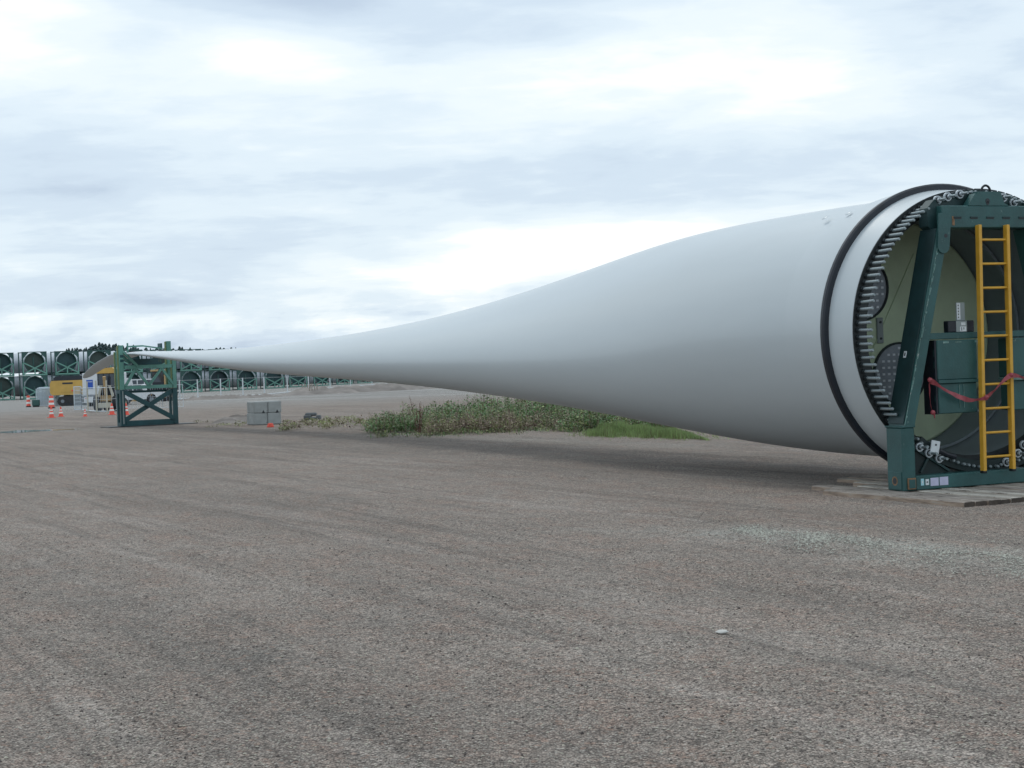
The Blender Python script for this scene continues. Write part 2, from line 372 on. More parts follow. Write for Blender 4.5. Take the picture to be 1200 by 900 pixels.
def make_ground():
    ys = np.concatenate([np.arange(-30, 4, 2.), np.arange(4, 32, .22), np.arange(32, 90, .6), np.arange(90, 330, 5), [340, 380, 450, 600, 900, 1500, 3000, 5500]])
    xs = np.concatenate([[-3500, -1500, -800, -400, -200, -120, -80, -60, -45, -35], np.arange(-28, -9, .6), np.arange(-9, 13, .22), np.arange(13, 30, .8), [34, 42, 60, 90, 150, 300, 600, 1500, 3500]])
    Xg, Yg = np.meshgrid(xs, ys); Zg = np.zeros_like(Xg)
    near = np.clip((70-Yg)/30, 0, 1)*np.clip((40-abs(Xg))/15, 0, 1)
    a = .49
    uu = Xg*math.cos(a)+Yg*math.sin(a)
    wob = .35*np.sin(Xg*.31+1)+.3*np.sin(Yg*.23)
    ruts = .012*np.sin(uu*2.4+wob*2)+.008*np.sin(uu*5.1+wob*3+2)+.010*np.sin(Xg*1.1+Yg*.7)+.006*np.sin(Xg*2.9-Yg*1.9)
    mat_area = np.exp(-(((Xg-6.8)/3.4)**4+((Yg-21.)/3.6)**4))
    Zg += (ruts-.012)*near*(1-mat_area)
    # low spoil bank in front of the stored blades
    def bank(pa, pb, w, h):
        pa = np.array(pa[:2]); pb = np.array(pb[:2]); d = pb-pa
        t = ((Xg-pa[0])*d[0]+(Yg-pa[1])*d[1])/(d**2).sum(); tcl = np.clip(t, 0, 1)
        q = ((Xg-pa[0]-tcl*d[0])**2+(Yg-pa[1]-tcl*d[1])**2)/w**2
        return h*np.exp(-q)
    V = np.c_[Xg.ravel(), Yg.ravel(), Zg.ravel()]; nx = len(xs); ny = len(ys)
    i = np.arange(ny-1)[:, None]*nx+np.arange(nx-1)[None, :]
    Fq = np.stack([i, i+1, i+1+nx, i+nx], -1).reshape(-1, 4)
    me = big_mesh('ground', V, Fq, ['ground'], smooth=True)
    p, d, f = zone_fields(V[:, 0], V[:, 1])
    ca = me.color_attributes.new('zone', 'FLOAT_COLOR', 'POINT')
    ca.data.foreach_set('color', np.c_[np.clip(p, 0, 1), np.clip(d, 0, 1), np.clip(f, 0, 1), np.ones(len(V))].astype(np.float32).ravel())
    tag(obj('ground', me), kind='structure')
make_ground()

def make_bank(name, a, b, w, h, m, seed):
    r = np.random.default_rng(seed); a = np.array(a[:2]); b = np.array(b[:2]); n = 60; k = 9; d = (b-a); L = np.linalg.norm(d); d = d/L; nrm = np.array([-d[1], d[0]])
    V = []
    for i in range(n+1):
        t = i/n; hh = h*min(1, 6*t, 6*(1-t))*(.6+.6*r.random())
        for j in range(k):
            s = j/(k-1)*2-1; p = a+d*L*t+nrm*s*w*(.8+.3*r.random())
            V.append((p[0], p[1], hh*(1-s*s)*(.8+.4*r.random())-.06))
    Fq = [(i*k+j, i*k+j+1, (i+1)*k+j+1, (i+1)*k+j) for i in range(n) for j in range(k-1)]
    tag(obj(name, big_mesh(name, V, Fq, [m], smooth=True)), kind='structure')
mat('spoil', (.20, .18, .165), .95, 0, .3, .5, bump=.5, bs=4)
make_bank('spoil_bank', G(330, 464), G(500, 455.5), 3.5, .75, 'spoil', 1)
make_bank('spoil_bank', G(205, 470), G(330, 464.5), 2.5, .4, 'spoil', 2)
make_bank('dirt_mound', G(262, 496.5), G(292, 492), .9, .28, 'spoil', 3)

def puddle():
    c = G(36, 505.2); V = [(0, 0, 0)]; n = 40
    for i in range(n):
        a = i*2*math.pi/n; q = 1+.25*math.sin(3*a+1)+.15*math.sin(7*a)
        V.append((1.25*math.cos(a)*q*1.3, 1.5*math.sin(a)*q, 0))
    mb = MB(); mb.add(V, [(0, 1+i, 1+(i+1) % n) for i in range(n)])
    mat('puddle_water', (.16, .17, .17), .06, 0, spec=.8)
    o = mb.build('puddle', 'puddle_water'); o.location = (c.x, c.y, .006); tag(o, kind='structure')
puddle()

# loose stones on the near yard
def loose_stones():
    n = 60000
    y = 4.6+(rng.random(n)**1.25)*15
    x = (rng.random(n)*2-1)*(.36*y+.4)+.0
    ok = ~((x > 3.9) & (y > 17.9)); x, y = x[ok], y[ok]; n = len(x)
    s = .0032+.0075*rng.random(n)**3.2
    s[rng.random(n) < .012] *= 1.6
    base = np.array([(1, 0, 0), (0, 1, 0), (-1, 0, 0), (0, -1, 0), (0, 0, .75), (0, 0, -.5)])
    fc = np.array([(0, 1, 4), (1, 2, 4), (2, 3, 4), (3, 0, 4), (1, 0, 5), (2, 1, 5), (3, 2, 5), (0, 3, 5)])
    a = rng.random(n)*6.28; sx = s*(.8+.7*rng.random(n)); sy = s*(.7+.5*rng.random(n)); sz = s*(.6+.5*rng.random(n))
    P = base[None]*np.stack([sx, sy, sz], -1)[:, None, :]*(1+.35*(rng.random((n, 6, 3))-.5))
    ca, sa = np.cos(a)[:, None], np.sin(a)[:, None]
    PX = P[:, :, 0]*ca-P[:, :, 1]*sa+x[:, None]; PY = P[:, :, 0]*sa+P[:, :, 1]*ca+y[:, None]; PZ = P[:, :, 2]
    uu = x*math.cos(.49)+y*math.sin(.49); wob = .35*np.sin(x*.31+1)+.3*np.sin(y*.23)
    gz = .012*np.sin(uu*2.4+wob*2)+.008*np.sin(uu*5.1+wob*3+2)+.010*np.sin(x*1.1+y*.7)+.006*np.sin(x*2.9-y*1.9)-.012
    V = np.stack([PX, PY, PZ+gz[:, None]+s[:, None]*.25], -1).reshape(-1, 3)
    Fq = (fc[None]+(np.arange(n)*6)[:, None, None]).reshape(-1, 3)
    tag(obj('loose_gravel', big_mesh('loose_gravel', V, Fq, ['stones'])), 'loose grey and brown gravel scattered over the near yard', 'gravel', kind='stuff')
loose_stones()
def crushed_band():
    r = np.random.default_rng(21); n = 11000
    a, b_ = G(855, 622), G(1215, 655); t = r.random(n); wv = r.normal(0, .45, n)*(.6+.8*t)
    x = a.x+(b_.x-a.x)*t+wv*.3+r.normal(0, .05, n); y = a.y+(b_.y-a.y)*t+wv+.12*np.sin(t*19)
    k = np.sin(x*5+y*3)+np.sin(x*11-y*2)+r.normal(0, .9, n) > -.3; x, y = x[k], y[k]; n = len(x)
    s = .005+.008*r.random(n)**2
    base = np.array([(1, 0, 0), (0, 1, 0), (-1, 0, 0), (0, -1, 0), (0, 0, .75), (0, 0, -.5)])
    fc = np.array([(0, 1, 4), (1, 2, 4), (2, 3, 4), (3, 0, 4), (1, 0, 5), (2, 1, 5), (3, 2, 5), (0, 3, 5)])
    P = base[None]*(s[:, None]*(.6+.8*r.random((n, 3))))[:, None, :]*(1+.4*(r.random((n, 6, 3))-.5))
    V = (P+np.stack([x, y, s*.2-.006], -1)[:, None, :]).reshape(-1, 3)
    Fq = (fc[None]+(np.arange(n)*6)[:, None, None]).reshape(-1, 3)
    tag(obj('crushed_stone', big_mesh('crushed_stone', V, Fq, ['stones_pale'])), 'band of pale crushed stone spilled across the gravel before the timber mat', 'crushed stone', kind='stuff')
mat('stones_pale', (.36, .35, .305), .9, 0, island=.45)
crushed_band()
def flat_stone():
    c = G(846, 741); bm = bmesh.new(); bmesh.ops.create_icosphere(bm, subdivisions=2, radius=1)
    for v in bm.verts:
        v.co *= 1+.25*(random.random()-.5); v.co = Vector((v.co.x*.046, v.co.y*.04, v.co.z*.015))
    me = bpy.data.meshes.new('stone'); bm.to_mesh(me); bm.free(); me.materials.append(M['stone_pale'])
    tag(obj('flat_stone', me, loc=(c.x, c.y, .004)), 'single pale flat stone lying alone on the gravel in the foreground', 'stone')
flat_stone()

# ------------------------------------------------------------------ near blade
TH = R(21.8)
O = G(1059, 576, .065)
CX, CZ = 1.54, 2.10                     # root centre in frame coordinates
FLG = .45                               # flange plane behind the frame's front
STN = [(5.727, 22.764, 2.2478, 0.3808, 3.7983, 1.0, 1.4461), (5.368, 23.661, 2.2648, 0.3815, 3.8184, 0.9882, 1.4394), (5.008, 24.556, 2.2858, 0.3825, 3.8203, 0.963, 1.4193), (4.648, 25.452, 2.3089, 0.3836, 3.8087, 0.9297, 1.3893), (4.286, 26.347, 2.3325, 0.385, 3.7868, 0.8918, 1.3523), (3.922, 27.242, 2.3554, 0.3865, 3.7567, 0.8519, 1.3106), (3.558, 28.136, 2.3768, 0.3882, 3.7199, 0.812, 1.2661), (3.191, 29.029, 2.3962, 0.39, 3.6774, 0.7733, 1.2201), (2.823, 29.922, 2.4134, 0.392, 3.6298, 0.7369, 1.1737), (2.454, 30.814, 2.4282, 0.3941, 3.5775, 0.7034, 1.1278), (2.082, 31.705, 2.4406, 0.3964, 3.521, 0.673, 1.0829), (1.708, 32.595, 2.451, 0.3987, 3.4606, 0.6457, 1.0393), (1.332, 33.484, 2.4594, 0.4012, 3.3967, 0.6217, 0.9974), (0.954, 34.373, 2.4662, 0.4038, 3.3299, 0.6006, 0.9572), (0.573, 35.26, 2.4716, 0.4065, 3.2607, 0.5822, 0.9189), (0.19, 36.146, 2.476, 0.4094, 3.1898, 0.5662, 0.8823), (-0.389, 37.473, 2.4814, 0.4138, 3.082, 0.5461, 0.8307), (-1.368, 39.68, 2.4892, 0.4218, 2.9046, 0.5203, 0.7523), (-2.366, 41.878, 2.4985, 0.4304, 2.7402, 0.5006, 0.682), (-3.383, 44.067, 2.5113, 0.4395, 2.5972, 0.4837, 0.6178), (-4.42, 46.246, 2.5288, 0.4492, 2.4786, 0.4673, 0.5579), (-5.48, 48.415, 2.5514, 0.4595, 2.381, 0.4498, 0.5008), (-6.562, 50.573, 2.5796, 0.4703, 2.2959, 0.4298, 0.4453), (-7.668, 52.718, 2.6149, 0.4816, 2.2118, 0.4062, 0.3902), (-8.798, 54.851, 2.6596, 0.4934, 2.1178, 0.3777, 0.3348), (-9.954, 56.97, 2.7169, 0.5057, 2.0072, 0.3435, 0.2792), (-11.137, 59.074, 2.7903, 0.5184, 1.8799, 0.3038, 0.2237), (-12.347, 61.163, 2.8824, 0.5317, 1.7411, 0.2598, 0.1698), (-13.335, 62.822, 2.9687, 0.5425, 1.6251, 0.2232, 0.1289), (-14.341, 64.47, 3.0624, 0.5537, 1.5011, 0.1874, 0.0907), (-15.108, 65.699, 3.1327, 0.5623, 1.3929, 0.1621, 0.0641), (-15.625, 66.514, 3.1766, 0.5681, 1.3054, 0.1465, 0.047), (-16.147, 67.326, 3.2092, 0.5739, 1.2362, 0.137, 0.032), (-16.673, 68.136, 3.218, 0.5799, 1.17, 0.123, 0.0), (-17.205, 68.942, 3.21, 0.5859, 1.0, 0.12, -0.1), (-17.687, 69.664, 3.18, 0.5913, 0.82, 0.12, -0.24), (-18.12, 70.305, 3.129, 0.5962, 0.68, 0.12, -0.36), (-18.555, 70.943, 3.03, 0.6011, 0.6, 0.12, -0.42), (-19.103, 71.737, 2.88, 0.6074, 0.56, 0.124, -0.42), (-19.657, 72.528, 2.69, 0.6137, 0.5, 0.129, -0.4), (-20.215, 73.316, 2.43, 0.62, 0.4, 0.133, -0.37), (-20.45, 73.65, 2.31, 0.622, 0.25, 0.137, -0.343), (-20.56, 73.8, 2.25, 0.622, 0.08, 0.137, -0.343)]
def airfoil(ratio, n=96):
    k = np.arange(n)/n*2*math.pi; x = .5*(1+np.cos(k)); s = np.sign(np.sin(k))
    yt = 5*ratio*(.2969*np.sqrt(np.maximum(x, 0))-.126*x-.3516*x**2+.2843*x**3-.1015*x**4)
    yt = np.maximum(yt, .004)
    af = np.c_[x-.4, yt*s]; ci = np.c_[x-.5, .5*np.sin(k)]
    w = min(max((ratio-.36)/(1-.36), 0), 1); w = w*w*(3-2*w)
    ci[:, 1] *= max(ratio, .36); return af*(1-w)+ci*w
def wdir(t): return Vector((math.cos(t), math.sin(t), 0)), Vector((-math.sin(t), math.cos(t), 0))
U0, A0 = wdir(TH)
def section_pts(st):
    x, y, z, h, c, ratio, g = st; Sx = airfoil(ratio); u, a = wdir(h)
    lat = Sx[:, 0]*math.cos(g)-Sx[:, 1]*math.sin(g); ver = Sx[:, 0]*math.sin(g)+Sx[:, 1]*math.cos(g)
    P = Vector((x, y, z)); return [P+u*float(l_*c)+Vector((0, 0, float(v_*c))) for l_, v_ in zip(lat, ver)]
def catmull(sts, sub=4):
    A = np.array(sts); out = []
    for i in range(len(A)-1):
        p0, p1, p2, p3 = A[max(i-1, 0)], A[i], A[i+1], A[min(i+2, len(A)-1)]
        for j in range(sub):
            t = j/sub; out.append(.5*(2*p1+(p2-p0)*t+(2*p0-5*p1+4*p2-p3)*t*t+(3*p1-p0-3*p2+p3)*t**3))
    out.append(A[-1]); return out
blade = thing('wind_turbine_blade', 'huge white wind turbine blade with open bolted root, lying across the gravel yard', 'turbine blade', O, TH)
def to_local(p): d = Vector(p)-O; return Vector((d.dot(U0), d.dot(A0), d.z))
def ringpts(off, r, n=96):
    g = 1.449; k = np.arange(n)/n*2*math.pi
    la, ve = np.cos(k)*math.cos(g)-np.sin(k)*math.sin(g), np.cos(k)*math.sin(g)+np.sin(k)*math.cos(g)
    return [Vector((CX+float(a_)*r, off, CZ+float(b_)*r)) for a_, b_ in zip(la, ve)]
loops = [ringpts(FLG+.0, 1.925), ringpts(FLG+.012, 1.938), ringpts(.75, 1.965), ringpts(.92, 1.99), ringpts(1.05, 1.99), ringpts(1.25, 1.965), ringpts(1.6, 1.943)]
loops[4] = [v+Vector((0, 0, .03)) for v in loops[4]]; loops[5] = [v+Vector((0, 0, .06)) for v in loops[5]]; loops[6] = [v+Vector((0, 0, .09)) for v in loops[6]]
for st in catmull(STN, 6): loops.append([to_local(p) for p in section_pts(st)])
n = 96; V = [p for lp in loops for p in lp]
Fq = [(j*n+i, j*n+(i+1) % n, (j+1)*n+(i+1) % n, (j+1)*n+i) for j in range(len(loops)-1) for i in range(n)]
mb = MB(); mb.add(V, Fq); mb.add(loops[-1], [tuple(range(n))])
sh = mb.build('shell', 'gelcoat', blade, smooth=True)
AX = (0, 1, 0)
MB().lathe((CX, .985, CZ+.01), AX, [(1.975, -.05), (2.055, -.045), (2.075, -.02), (2.075, .03), (2.05, .05), (1.95, .055)], None, 128).build('rubber_collar', 'rubber', blade, True)
MB().lathe((CX, FLG, CZ), AX, [(1.936, .004), (1.936, -.01), (1.72, -.01), (1.72, .05)], None, 128).build('root_flange', 'flange_steel', blade, True)
BD = 2.2
MB().lathe((CX, 0, CZ), AX, [(1.735, FLG+.004), (1.735, FLG+.5), (1.70, BD+.02)], None, 96).build('inner_wall', 'inner_wall', blade, True)
bk = MB(); bk.lathe((CX, BD, CZ), AX, [(1.695, 0), (1.66, -.03), (.001, -.03)], None, 96)
bulk = bk.build('bulkhead', 'laminate', blade, True)
def hatch(x, z, r):
    hb = MB(); hb.lathe((x, BD-.03, z), AX, [(r+.03, 0), (r+.03, -.03), (r, -.03), (r, -.012)], 'deep_black_green', 40)
    hb.lathe((x, BD-.03, z), AX, [(r, -.012), (.001, -.012)], 'tread_plate', 40)
    s = .095; k = int(r/s)+1
    for i in range(-k, k+1):
        for j in range(-k, k+1):
            px, pz = i*s, j*s
            if px*px+pz*pz < (r-.05)**2:
                hb.box(x+px-.022, x+px+.022, BD-.05, BD-.042, z+pz-.016, z+pz+.016, 'tread_bump')
    hb.build('hatch_cover', None, bulk)
hatch(.93, 2.80, .46); hatch(1.57, 1.52, .44)
ob = MB(); ob.box(1.19, 1.30, BD-.06, BD-.03, 1.98, 2.36, 'label_grey', .02)
for z in (2.05, 2.29): ob.cyl((1.245, BD-.075, z), (1.245, BD-.06, z), .018, 'ink')
ob.build('bracket_plate', None, bulk)
rb = MB(); rb.beam((.95, BD-.032, 1.6), (1.9, BD-.032, 3.3), .03, .012); rb.build('rib', 'laminate', bulk)
rg = MB(); rg.lathe((CX, 1.5, CZ), AX, [(1.70, 0), (1.66, .0), (1.66, .06), (1.70, .06)], None, 96); rg.build('inner_rib', 'inner_wall', blade, True)
# studs round the flange
stud = MB(); stud.cyl((0, -.31, 0), (0, 0, 0), .021, 'zinc', 10); stud.cyl((0, -.05, 0), (0, -.005, 0), .040, 'dark_steel', 6)
stud.cyl((0, -.325, 0), (0, -.31, 0), .015, 'zinc', 10, .023)
stme = stud.mesh('stud', smooth=True)
NS = 126
for i in range(NS):
    a = 2*math.pi*(i+.5)/NS
    o = obj('stud', stme, blade, (CX+1.865*math.cos(a), FLG-.01, CZ+1.865*math.sin(a)))
    o.rotation_euler = (random.uniform(-.02, .02), 0, random.uniform(-.025, .025)); o.scale = (1, random.uniform(.93, 1.04), 1)
for px, py in ((982, 249.5), (998, 246)):
    pass
for yy in (1.75, 2.35):
    nub = MB(); nub.lathe((0, 0, -.004), (0, 0, 1), [(.055, 0), (.045, .008), (.001, .010)], None, 16); o = nub.build('lifting_mark', 'gelcoat', blade, True)
    t_ = R(31); o.location = (CX-.05-1.935*math.sin(t_), yy, CZ+.085+1.945*math.cos(t_)); o.rotation_euler = (0, -t_, 0)


# ------------------------------------------------------------------ root frame
fr = thing('root_transport_frame', 'large dark teal steel frame bolted to the open blade root, standing on timber mats', 'transport frame', O, TH)
HX = CX
def mx_(x): return 2*HX-x
def post(sx):
    f = (lambda x: x) if sx < 0 else mx_
    b = MB(); b.box(f(0.0), f(.205), 0, .345, 0, .835, None, .012)
    o = b.build('post', 'teal_paint', fr)
    c = MB(); c.box(f(-.012), f(.215), -.012, .357, .835, .86, None, .006); c.build('post_cap', 'teal_paint', fr)
    # bottom casting with lifting holes
    k = MB(); k.box(f(-.010), f(.0), .03, .31, .02, .25, 'teal_paint', .004)
    k.lathe((f(-.010), .17, .13), (-1, 0, 0) if sx < 0 else (1, 0, 0), [(.042, .002), (.062, .002), (.062, -.004)], 'rust', 20)
    k.lathe((f(-.010), .17, .13), (-1, 0, 0) if sx < 0 else (1, 0, 0), [(.042, .003), (.001, .003)], 'ink', 20)
    k.box(f(.06), f(.19), -.022, 0, .02, .17, 'rust', .006); k.box(f(.075), f(.175), -.027, -.022, .035, .15, 'teal_paint', .004)
    k.build('corner_fitting', None, fr)
    # leaning leg: box section, front plate proud
    xb0, xb1, xt0, xt1 = .052, .212, .685, .865
    zb, zt = .84, 3.46
    l_ = MB(); l_.prism([(f(xb0), zb+.02), (f(xb1), zb+.02), (f(xt1), zt), (f(xt0), zt)], .0, .345)
    l_.build('leg', 'teal_paint', fr)
    # worn front edges
    for (p, q) in (((xb0, zb+.03), (xt0, zt-.2)),):
        s = MB(); s.beam((f(p[0]), -.001, p[1]), (f(q[0]), -.001, q[1]), .012, .006)
        for i in range(15):
            t0 = random.random()*.95; t1 = min(t0+.01+.07*random.random()**2, 1)
            s.beam((f(p[0]+(q[0]-p[0])*t0+.006), -.002, p[1]+(q[1]-p[1])*t0), (f(p[0]+(q[0]-p[0])*t1+.01), -.002, p[1]+(q[1]-p[1])*t1), .012+.04*random.random()**2, .009)
        tag(s.build('worn_edge', 'teal_worn_edge', fr), kind='stuff')
    sp = MB(); sp.prism([(f(xb0-.004), zb+.05), (f(xb0-.016), zb+.05), (f(xt0-.016), zt), (f(xt0-.004), zt)], .012, .35); sp.build('shaded_side_plate', 'dark_teal', fr)  # darker plate puts the shade of the leg's outer side into its colour
    # knuckle plate with round end at the top of the leg
    kp = MB(); pr = [(f(.70), 3.66)]+[(f(.76+.095*math.cos(t)), 3.22+.095*math.sin(t)) for t in np.linspace(math.pi, 2*math.pi, 9)]+[(f(.90), 3.66)]
    kp.prism(pr, -.022, -.002); kp.cyl((f(.80), -.024, 3.36), (f(.80), -.018, 3.36), .028, 'ink', 14)
    kp.mi[:11+0] = kp.mi[:11]; 
    kp.build('knuckle_plate', 'teal_paint', fr)
    lt = MB(); lt.box(f(.16), f(.19), .1, .1+.001, 2.5, 2.6); 
post(-1); post(1)
# small white tag on the dark side of the leg
tg = MB(); tg.box(-.003, .0, -.03, .03, -.045, .045, 'label_white'); tg.box(-.005, -.003, -.012, .012, -.02, .025, 'ink')
to = tg.build('tag_plate', None, fr); t_ = (1.80-.86)/2.6; to.location = (.035+(.685-.052)*t_-.0045, .22, 1.80); to.rotation_euler = (0, math.atan2(.633, 2.62), 0)
tb = MB(); tb.box(.77, mx_(.77), 0, .30, 3.466, 3.766, None, .012); tb.build('top_beam', 'teal_paint', fr)
for x in (.95, 1.22, 1.49, 1.76, 2.03):
    s = MB(); s.box(x, x+.125, -.012, 0, 3.60, 3.618, None, .002); s.box(x, x+.125, -.004, -.0005, 3.585, 3.60, 'ink'); s.build('slot_lip', 'dark_teal', fr)
rs = MB(); rs.box(.925, .965, -.003, -.0008, 3.50, 3.62, None); rs.build('rust_patch', 'rust', fr)
hp = MB(); hp.prism([(1.20, 3.766), (1.32, 3.93), (1.36, 3.93), (1.36, 3.955), (1.74, 3.955), (1.76, 3.91), (1.80, 3.80), (1.88, 3.766)], -.0, .12, 'teal_paint')
hp.cyl((1.52, -.004, 3.83), (1.52, .002, 3.83), .034, 'ink', 14); hp.cyl((1.52, -.004, 3.80), (1.52, .002, 3.80), .026, 'ink', 14)
hp.build('lug_plate', None, fr)
ey = MB()
pts = [(1.545+.075*math.cos(t), 3.955+.09*math.sin(t)) for t in np.linspace(0, math.pi, 12)]
for p, q in zip(pts[:-1], pts[1:]): ey.cyl((p[0], .06, p[1]), (q[0], .06, q[1]), .016, None, 8)
ey.build('lifting_eye', 'dark_steel', fr, True)
# adapter arcs bolted to the flange, top and bottom
def arc(a0, a1, ri, ro, y0, y1, name, m, nseg=28):
    b = MB(); V = []
    for i in range(nseg+1):
        t = a0+(a1-a0)*i/nseg
        for r_ in (ri, ro):
            for y_ in (y0, y1): V.append((CX+r_*math.cos(t), y_, CZ+r_*math.sin(t)))
    Fs = []
    for i in range(nseg):
        k = i*4; Fs += [(k, k+4, k+6, k+2), (k+1, k+3, k+7, k+5), (k+2, k+6, k+7, k+3), (k, k+1, k+5, k+4)]
    Fs += [(0, 2, 3, 1), (nseg*4, nseg*4+1, nseg*4+3, nseg*4+2)]
    b.add(V, Fs); return b.build(name, m, fr)
arc(R(62), R(117), 1.66, 1.90, .17, .30, 'adapter_arc', 'dark_teal')
arc(R(232), R(308), 1.78, 1.95, .17, .30, 'adapter_arc', 'deep_black_green')
gp = MB(); gp.prism([(.70, 3.44), (.62, 3.50), (.62, 3.74), (.74, 3.86), (.84, 3.82), (.84, 3.46)], .12, .30); gp.build('gusset', 'dark_teal', fr)
gp = MB(); gp.prism([(mx_(.70), 3.44), (mx_(.62), 3.50), (mx_(.62), 3.74), (mx_(.74), 3.86), (mx_(.84), 3.82), (mx_(.84), 3.46)], .12, .30); gp.build('gusset', 'dark_teal', fr)
for sgn in (0, 1):
    f = (lambda x: x) if sgn == 0 else mx_
    w = MB(); w.prism([(f(.207), .19), (f(.207), .66), (f(.50), .42), (f(.80), .26), (f(.98), .19)], .18, .30); w.build('cradle_plate', 'deep_black_green', fr)
    w = MB(); w.beam((f(.22), .165, .60), (f(.86), .165, .22), .03, .03); w.beam((f(.40), .165, .22), (f(.52), .165, .40), .03, .03); w.build('cradle_rib', 'dark_teal', fr)
# clamp bolts with big washers
cb = MB(); cb.cyl((0, 0, 0), (0, .03, 0), .060, 'washer', 20); cb.cyl((0, -.015, 0), (0, 0, 0), .040, 'dark_steel', 16); cb.cyl((0, -.05, 0), (0, -.012, 0), .034, 'washer', 6); cb.cyl((0, -.16, 0), (0, -.05, 0), .018, 'zinc', 10)
cbm = cb.mesh('clamp_bolt', smooth=True)
def onr(x, z, r): d = Vector((x-CX, z-CZ)); d.normalize(); return CX+d.x*r, CZ+d.y*r
for (x, z) in [(.809, 3.881), (.978, 3.928), (1.176, 3.964), (1.90, 3.923), (2.07, 3.854)]:
    obj('clamp_bolt', cbm, fr, (x, .13, z-.03))
for (x, z) in [(.379, .559), (.526, .471), (.689, .393), (1.80, .28), (1.997, .39), (2.103, .50), (2.24, .55), (2.42, .60)]:
    obj('clamp_bolt', cbm, fr, (x, .13, z))
# cable chain along the crown
ch = MB()
for i in range(16):
    t = R(112-4*i); ch.cyl((CX+1.90*math.cos(t), .20, CZ+1.90*math.sin(t)), (CX+1.90*math.cos(t-.05), .20, CZ+1.90*math.sin(t-.05)), .022, None, 8)
ch.build('crown_chain', 'dark_steel', fr, True)
wp = MB(); wp.box(-.07, .07, -.01, .01, -.085, .085, 'label_white', .01); wp.cyl((0, -.014, .03), (0, -.009, .03), .014, 'ink', 10)
wo_ = wp.build('white_pad', None, fr); wo_.location = (.60, .10, .55); wo_.rotation_euler = (0, R(12), 0)
hs = MB()
for p, q in (((.66, .1, .50), (.78, .1, .44)), ((.78, .1, .44), (.92, .1, .40))): hs.cyl(p, q, .035, None, 8)
hs.build('black_hose_end', 'rubber', fr, True)
# bottom beam, with stickers
bb = MB(); bb.box(.205, mx_(.205), 0, .28, .003, .19, None, .010); bb.build('base_beam', 'teal_paint', fr)
for (x0, x1, z0, z1, mm_) in ((.277, .325, .06, .15, 'label_cyan'), (.352, .405, .062, .140, 'label_white'), (.430, .560, .045, .152, 'label_lilac'), (.578, .715, .045, .155, 'label_lilac')):
    s = MB(); s.box(x0, x1, -.003, 0, z0, z1, mm_)
    if x1-x0 < .07: s.box(x0+.015, x1-.015, -.005, -.003, z0+.03, z1-.03, 'ink' if mm_ == 'label_white' else 'label_white')
    s.build('sticker', None, fr)
# cross beam and the two hanging counter boxes
cbx = MB(); cbx.box(.50, mx_(.50), .03, .16, 1.985, 2.07, None, .006); cbx.build('cross_beam', 'teal_paint', fr)
def hang(f):
    pl_ = MB(); pl_.box(f(.615), f(1.262), .0, .26, 1.44, 1.97, None, .012); o = pl_.build('hanging_box', 'teal_paint', fr)
    q = MB(); q.box(f(.605), f(1.268), -.022, .27, 1.395, 1.44, None, .006); q.build('box_ledge', 'teal_worn_edge' if f(.6) > 2 else 'teal_paint', fr)
    q = MB(); q.box(f(.625), f(1.250), .01, .25, .99, 1.395, None, .012); q.build('hanging_box', 'teal_paint', fr)
    q = MB(); q.box(f(.585), f(.612), .02, .28, .985, 1.975, 'rubber')
    for z in (1.15, 1.35, 1.6, 1.75): q.box(f(.579), f(.585), .03, .05, z, z+.09, 'dark_teal')
    q.build('side_pad', None, fr)
    q = MB()
    for k_ in range(5): x_ = .64+.6*random.random(); q.box(f(x_), f(x_+.02+.08*random.random()), -.003, 0, 1.925+.02*random.random(), 1.955, None)
    q.box(f(.95), f(.955), -.003, .009, 1.06, 1.37, None); q.box(f(1.02), f(1.025), -.003, .009, 1.06, 1.37, None)
    tag(q.build('weld_marks', 'teal_worn_edge', fr), kind='stuff')
hang(lambda x: x); hang(mx_)
bt = MB(); bt.cyl((1.245, -.02, 1.01), (1.245, 0, 1.01), .018, None, 8); bt.build('bolt_head', 'zinc', fr)
# black case with paper labels, on the cross beam
bc = thing('black_case', 'small black case with pale paper labels, sitting on the teal cross beam', 'case', O+U0*1.0+A0*.10+Vector((0, 0, 2.072)), TH)
b = MB(); b.box(-.155, .27, -.05, .06, 0, .155, None, .01); b.build('case_body', 'rubber', bc)
b = MB(); b.box(-.03, .145, -.054, -.051, 0.004, .15, 'label_grey'); b.box(.03, .13, -.057, -.055, .01, .075, 'label_white'); b.box(.05, .06, -.060, -.058, .02, .065, 'ink'); b.box(.085, .095, -.060, -.058, .035, .065, 'ink'); b.box(.05, .12, -.0572, -.055, .09, .13, 'label_white'); b.build('front_label', None, bc)
b = MB(); b.box(.02, .16, 0, .01, .156, .40, 'label_grey'); b.box(.03, .085, -.003, 0, .17, .39, 'label_white')
for z in (.19, .23, .27, .31, .35): b.box(.045, .06, -.005, -.003, z, z+.02, 'ink')
b.build('upright_label', None, bc)

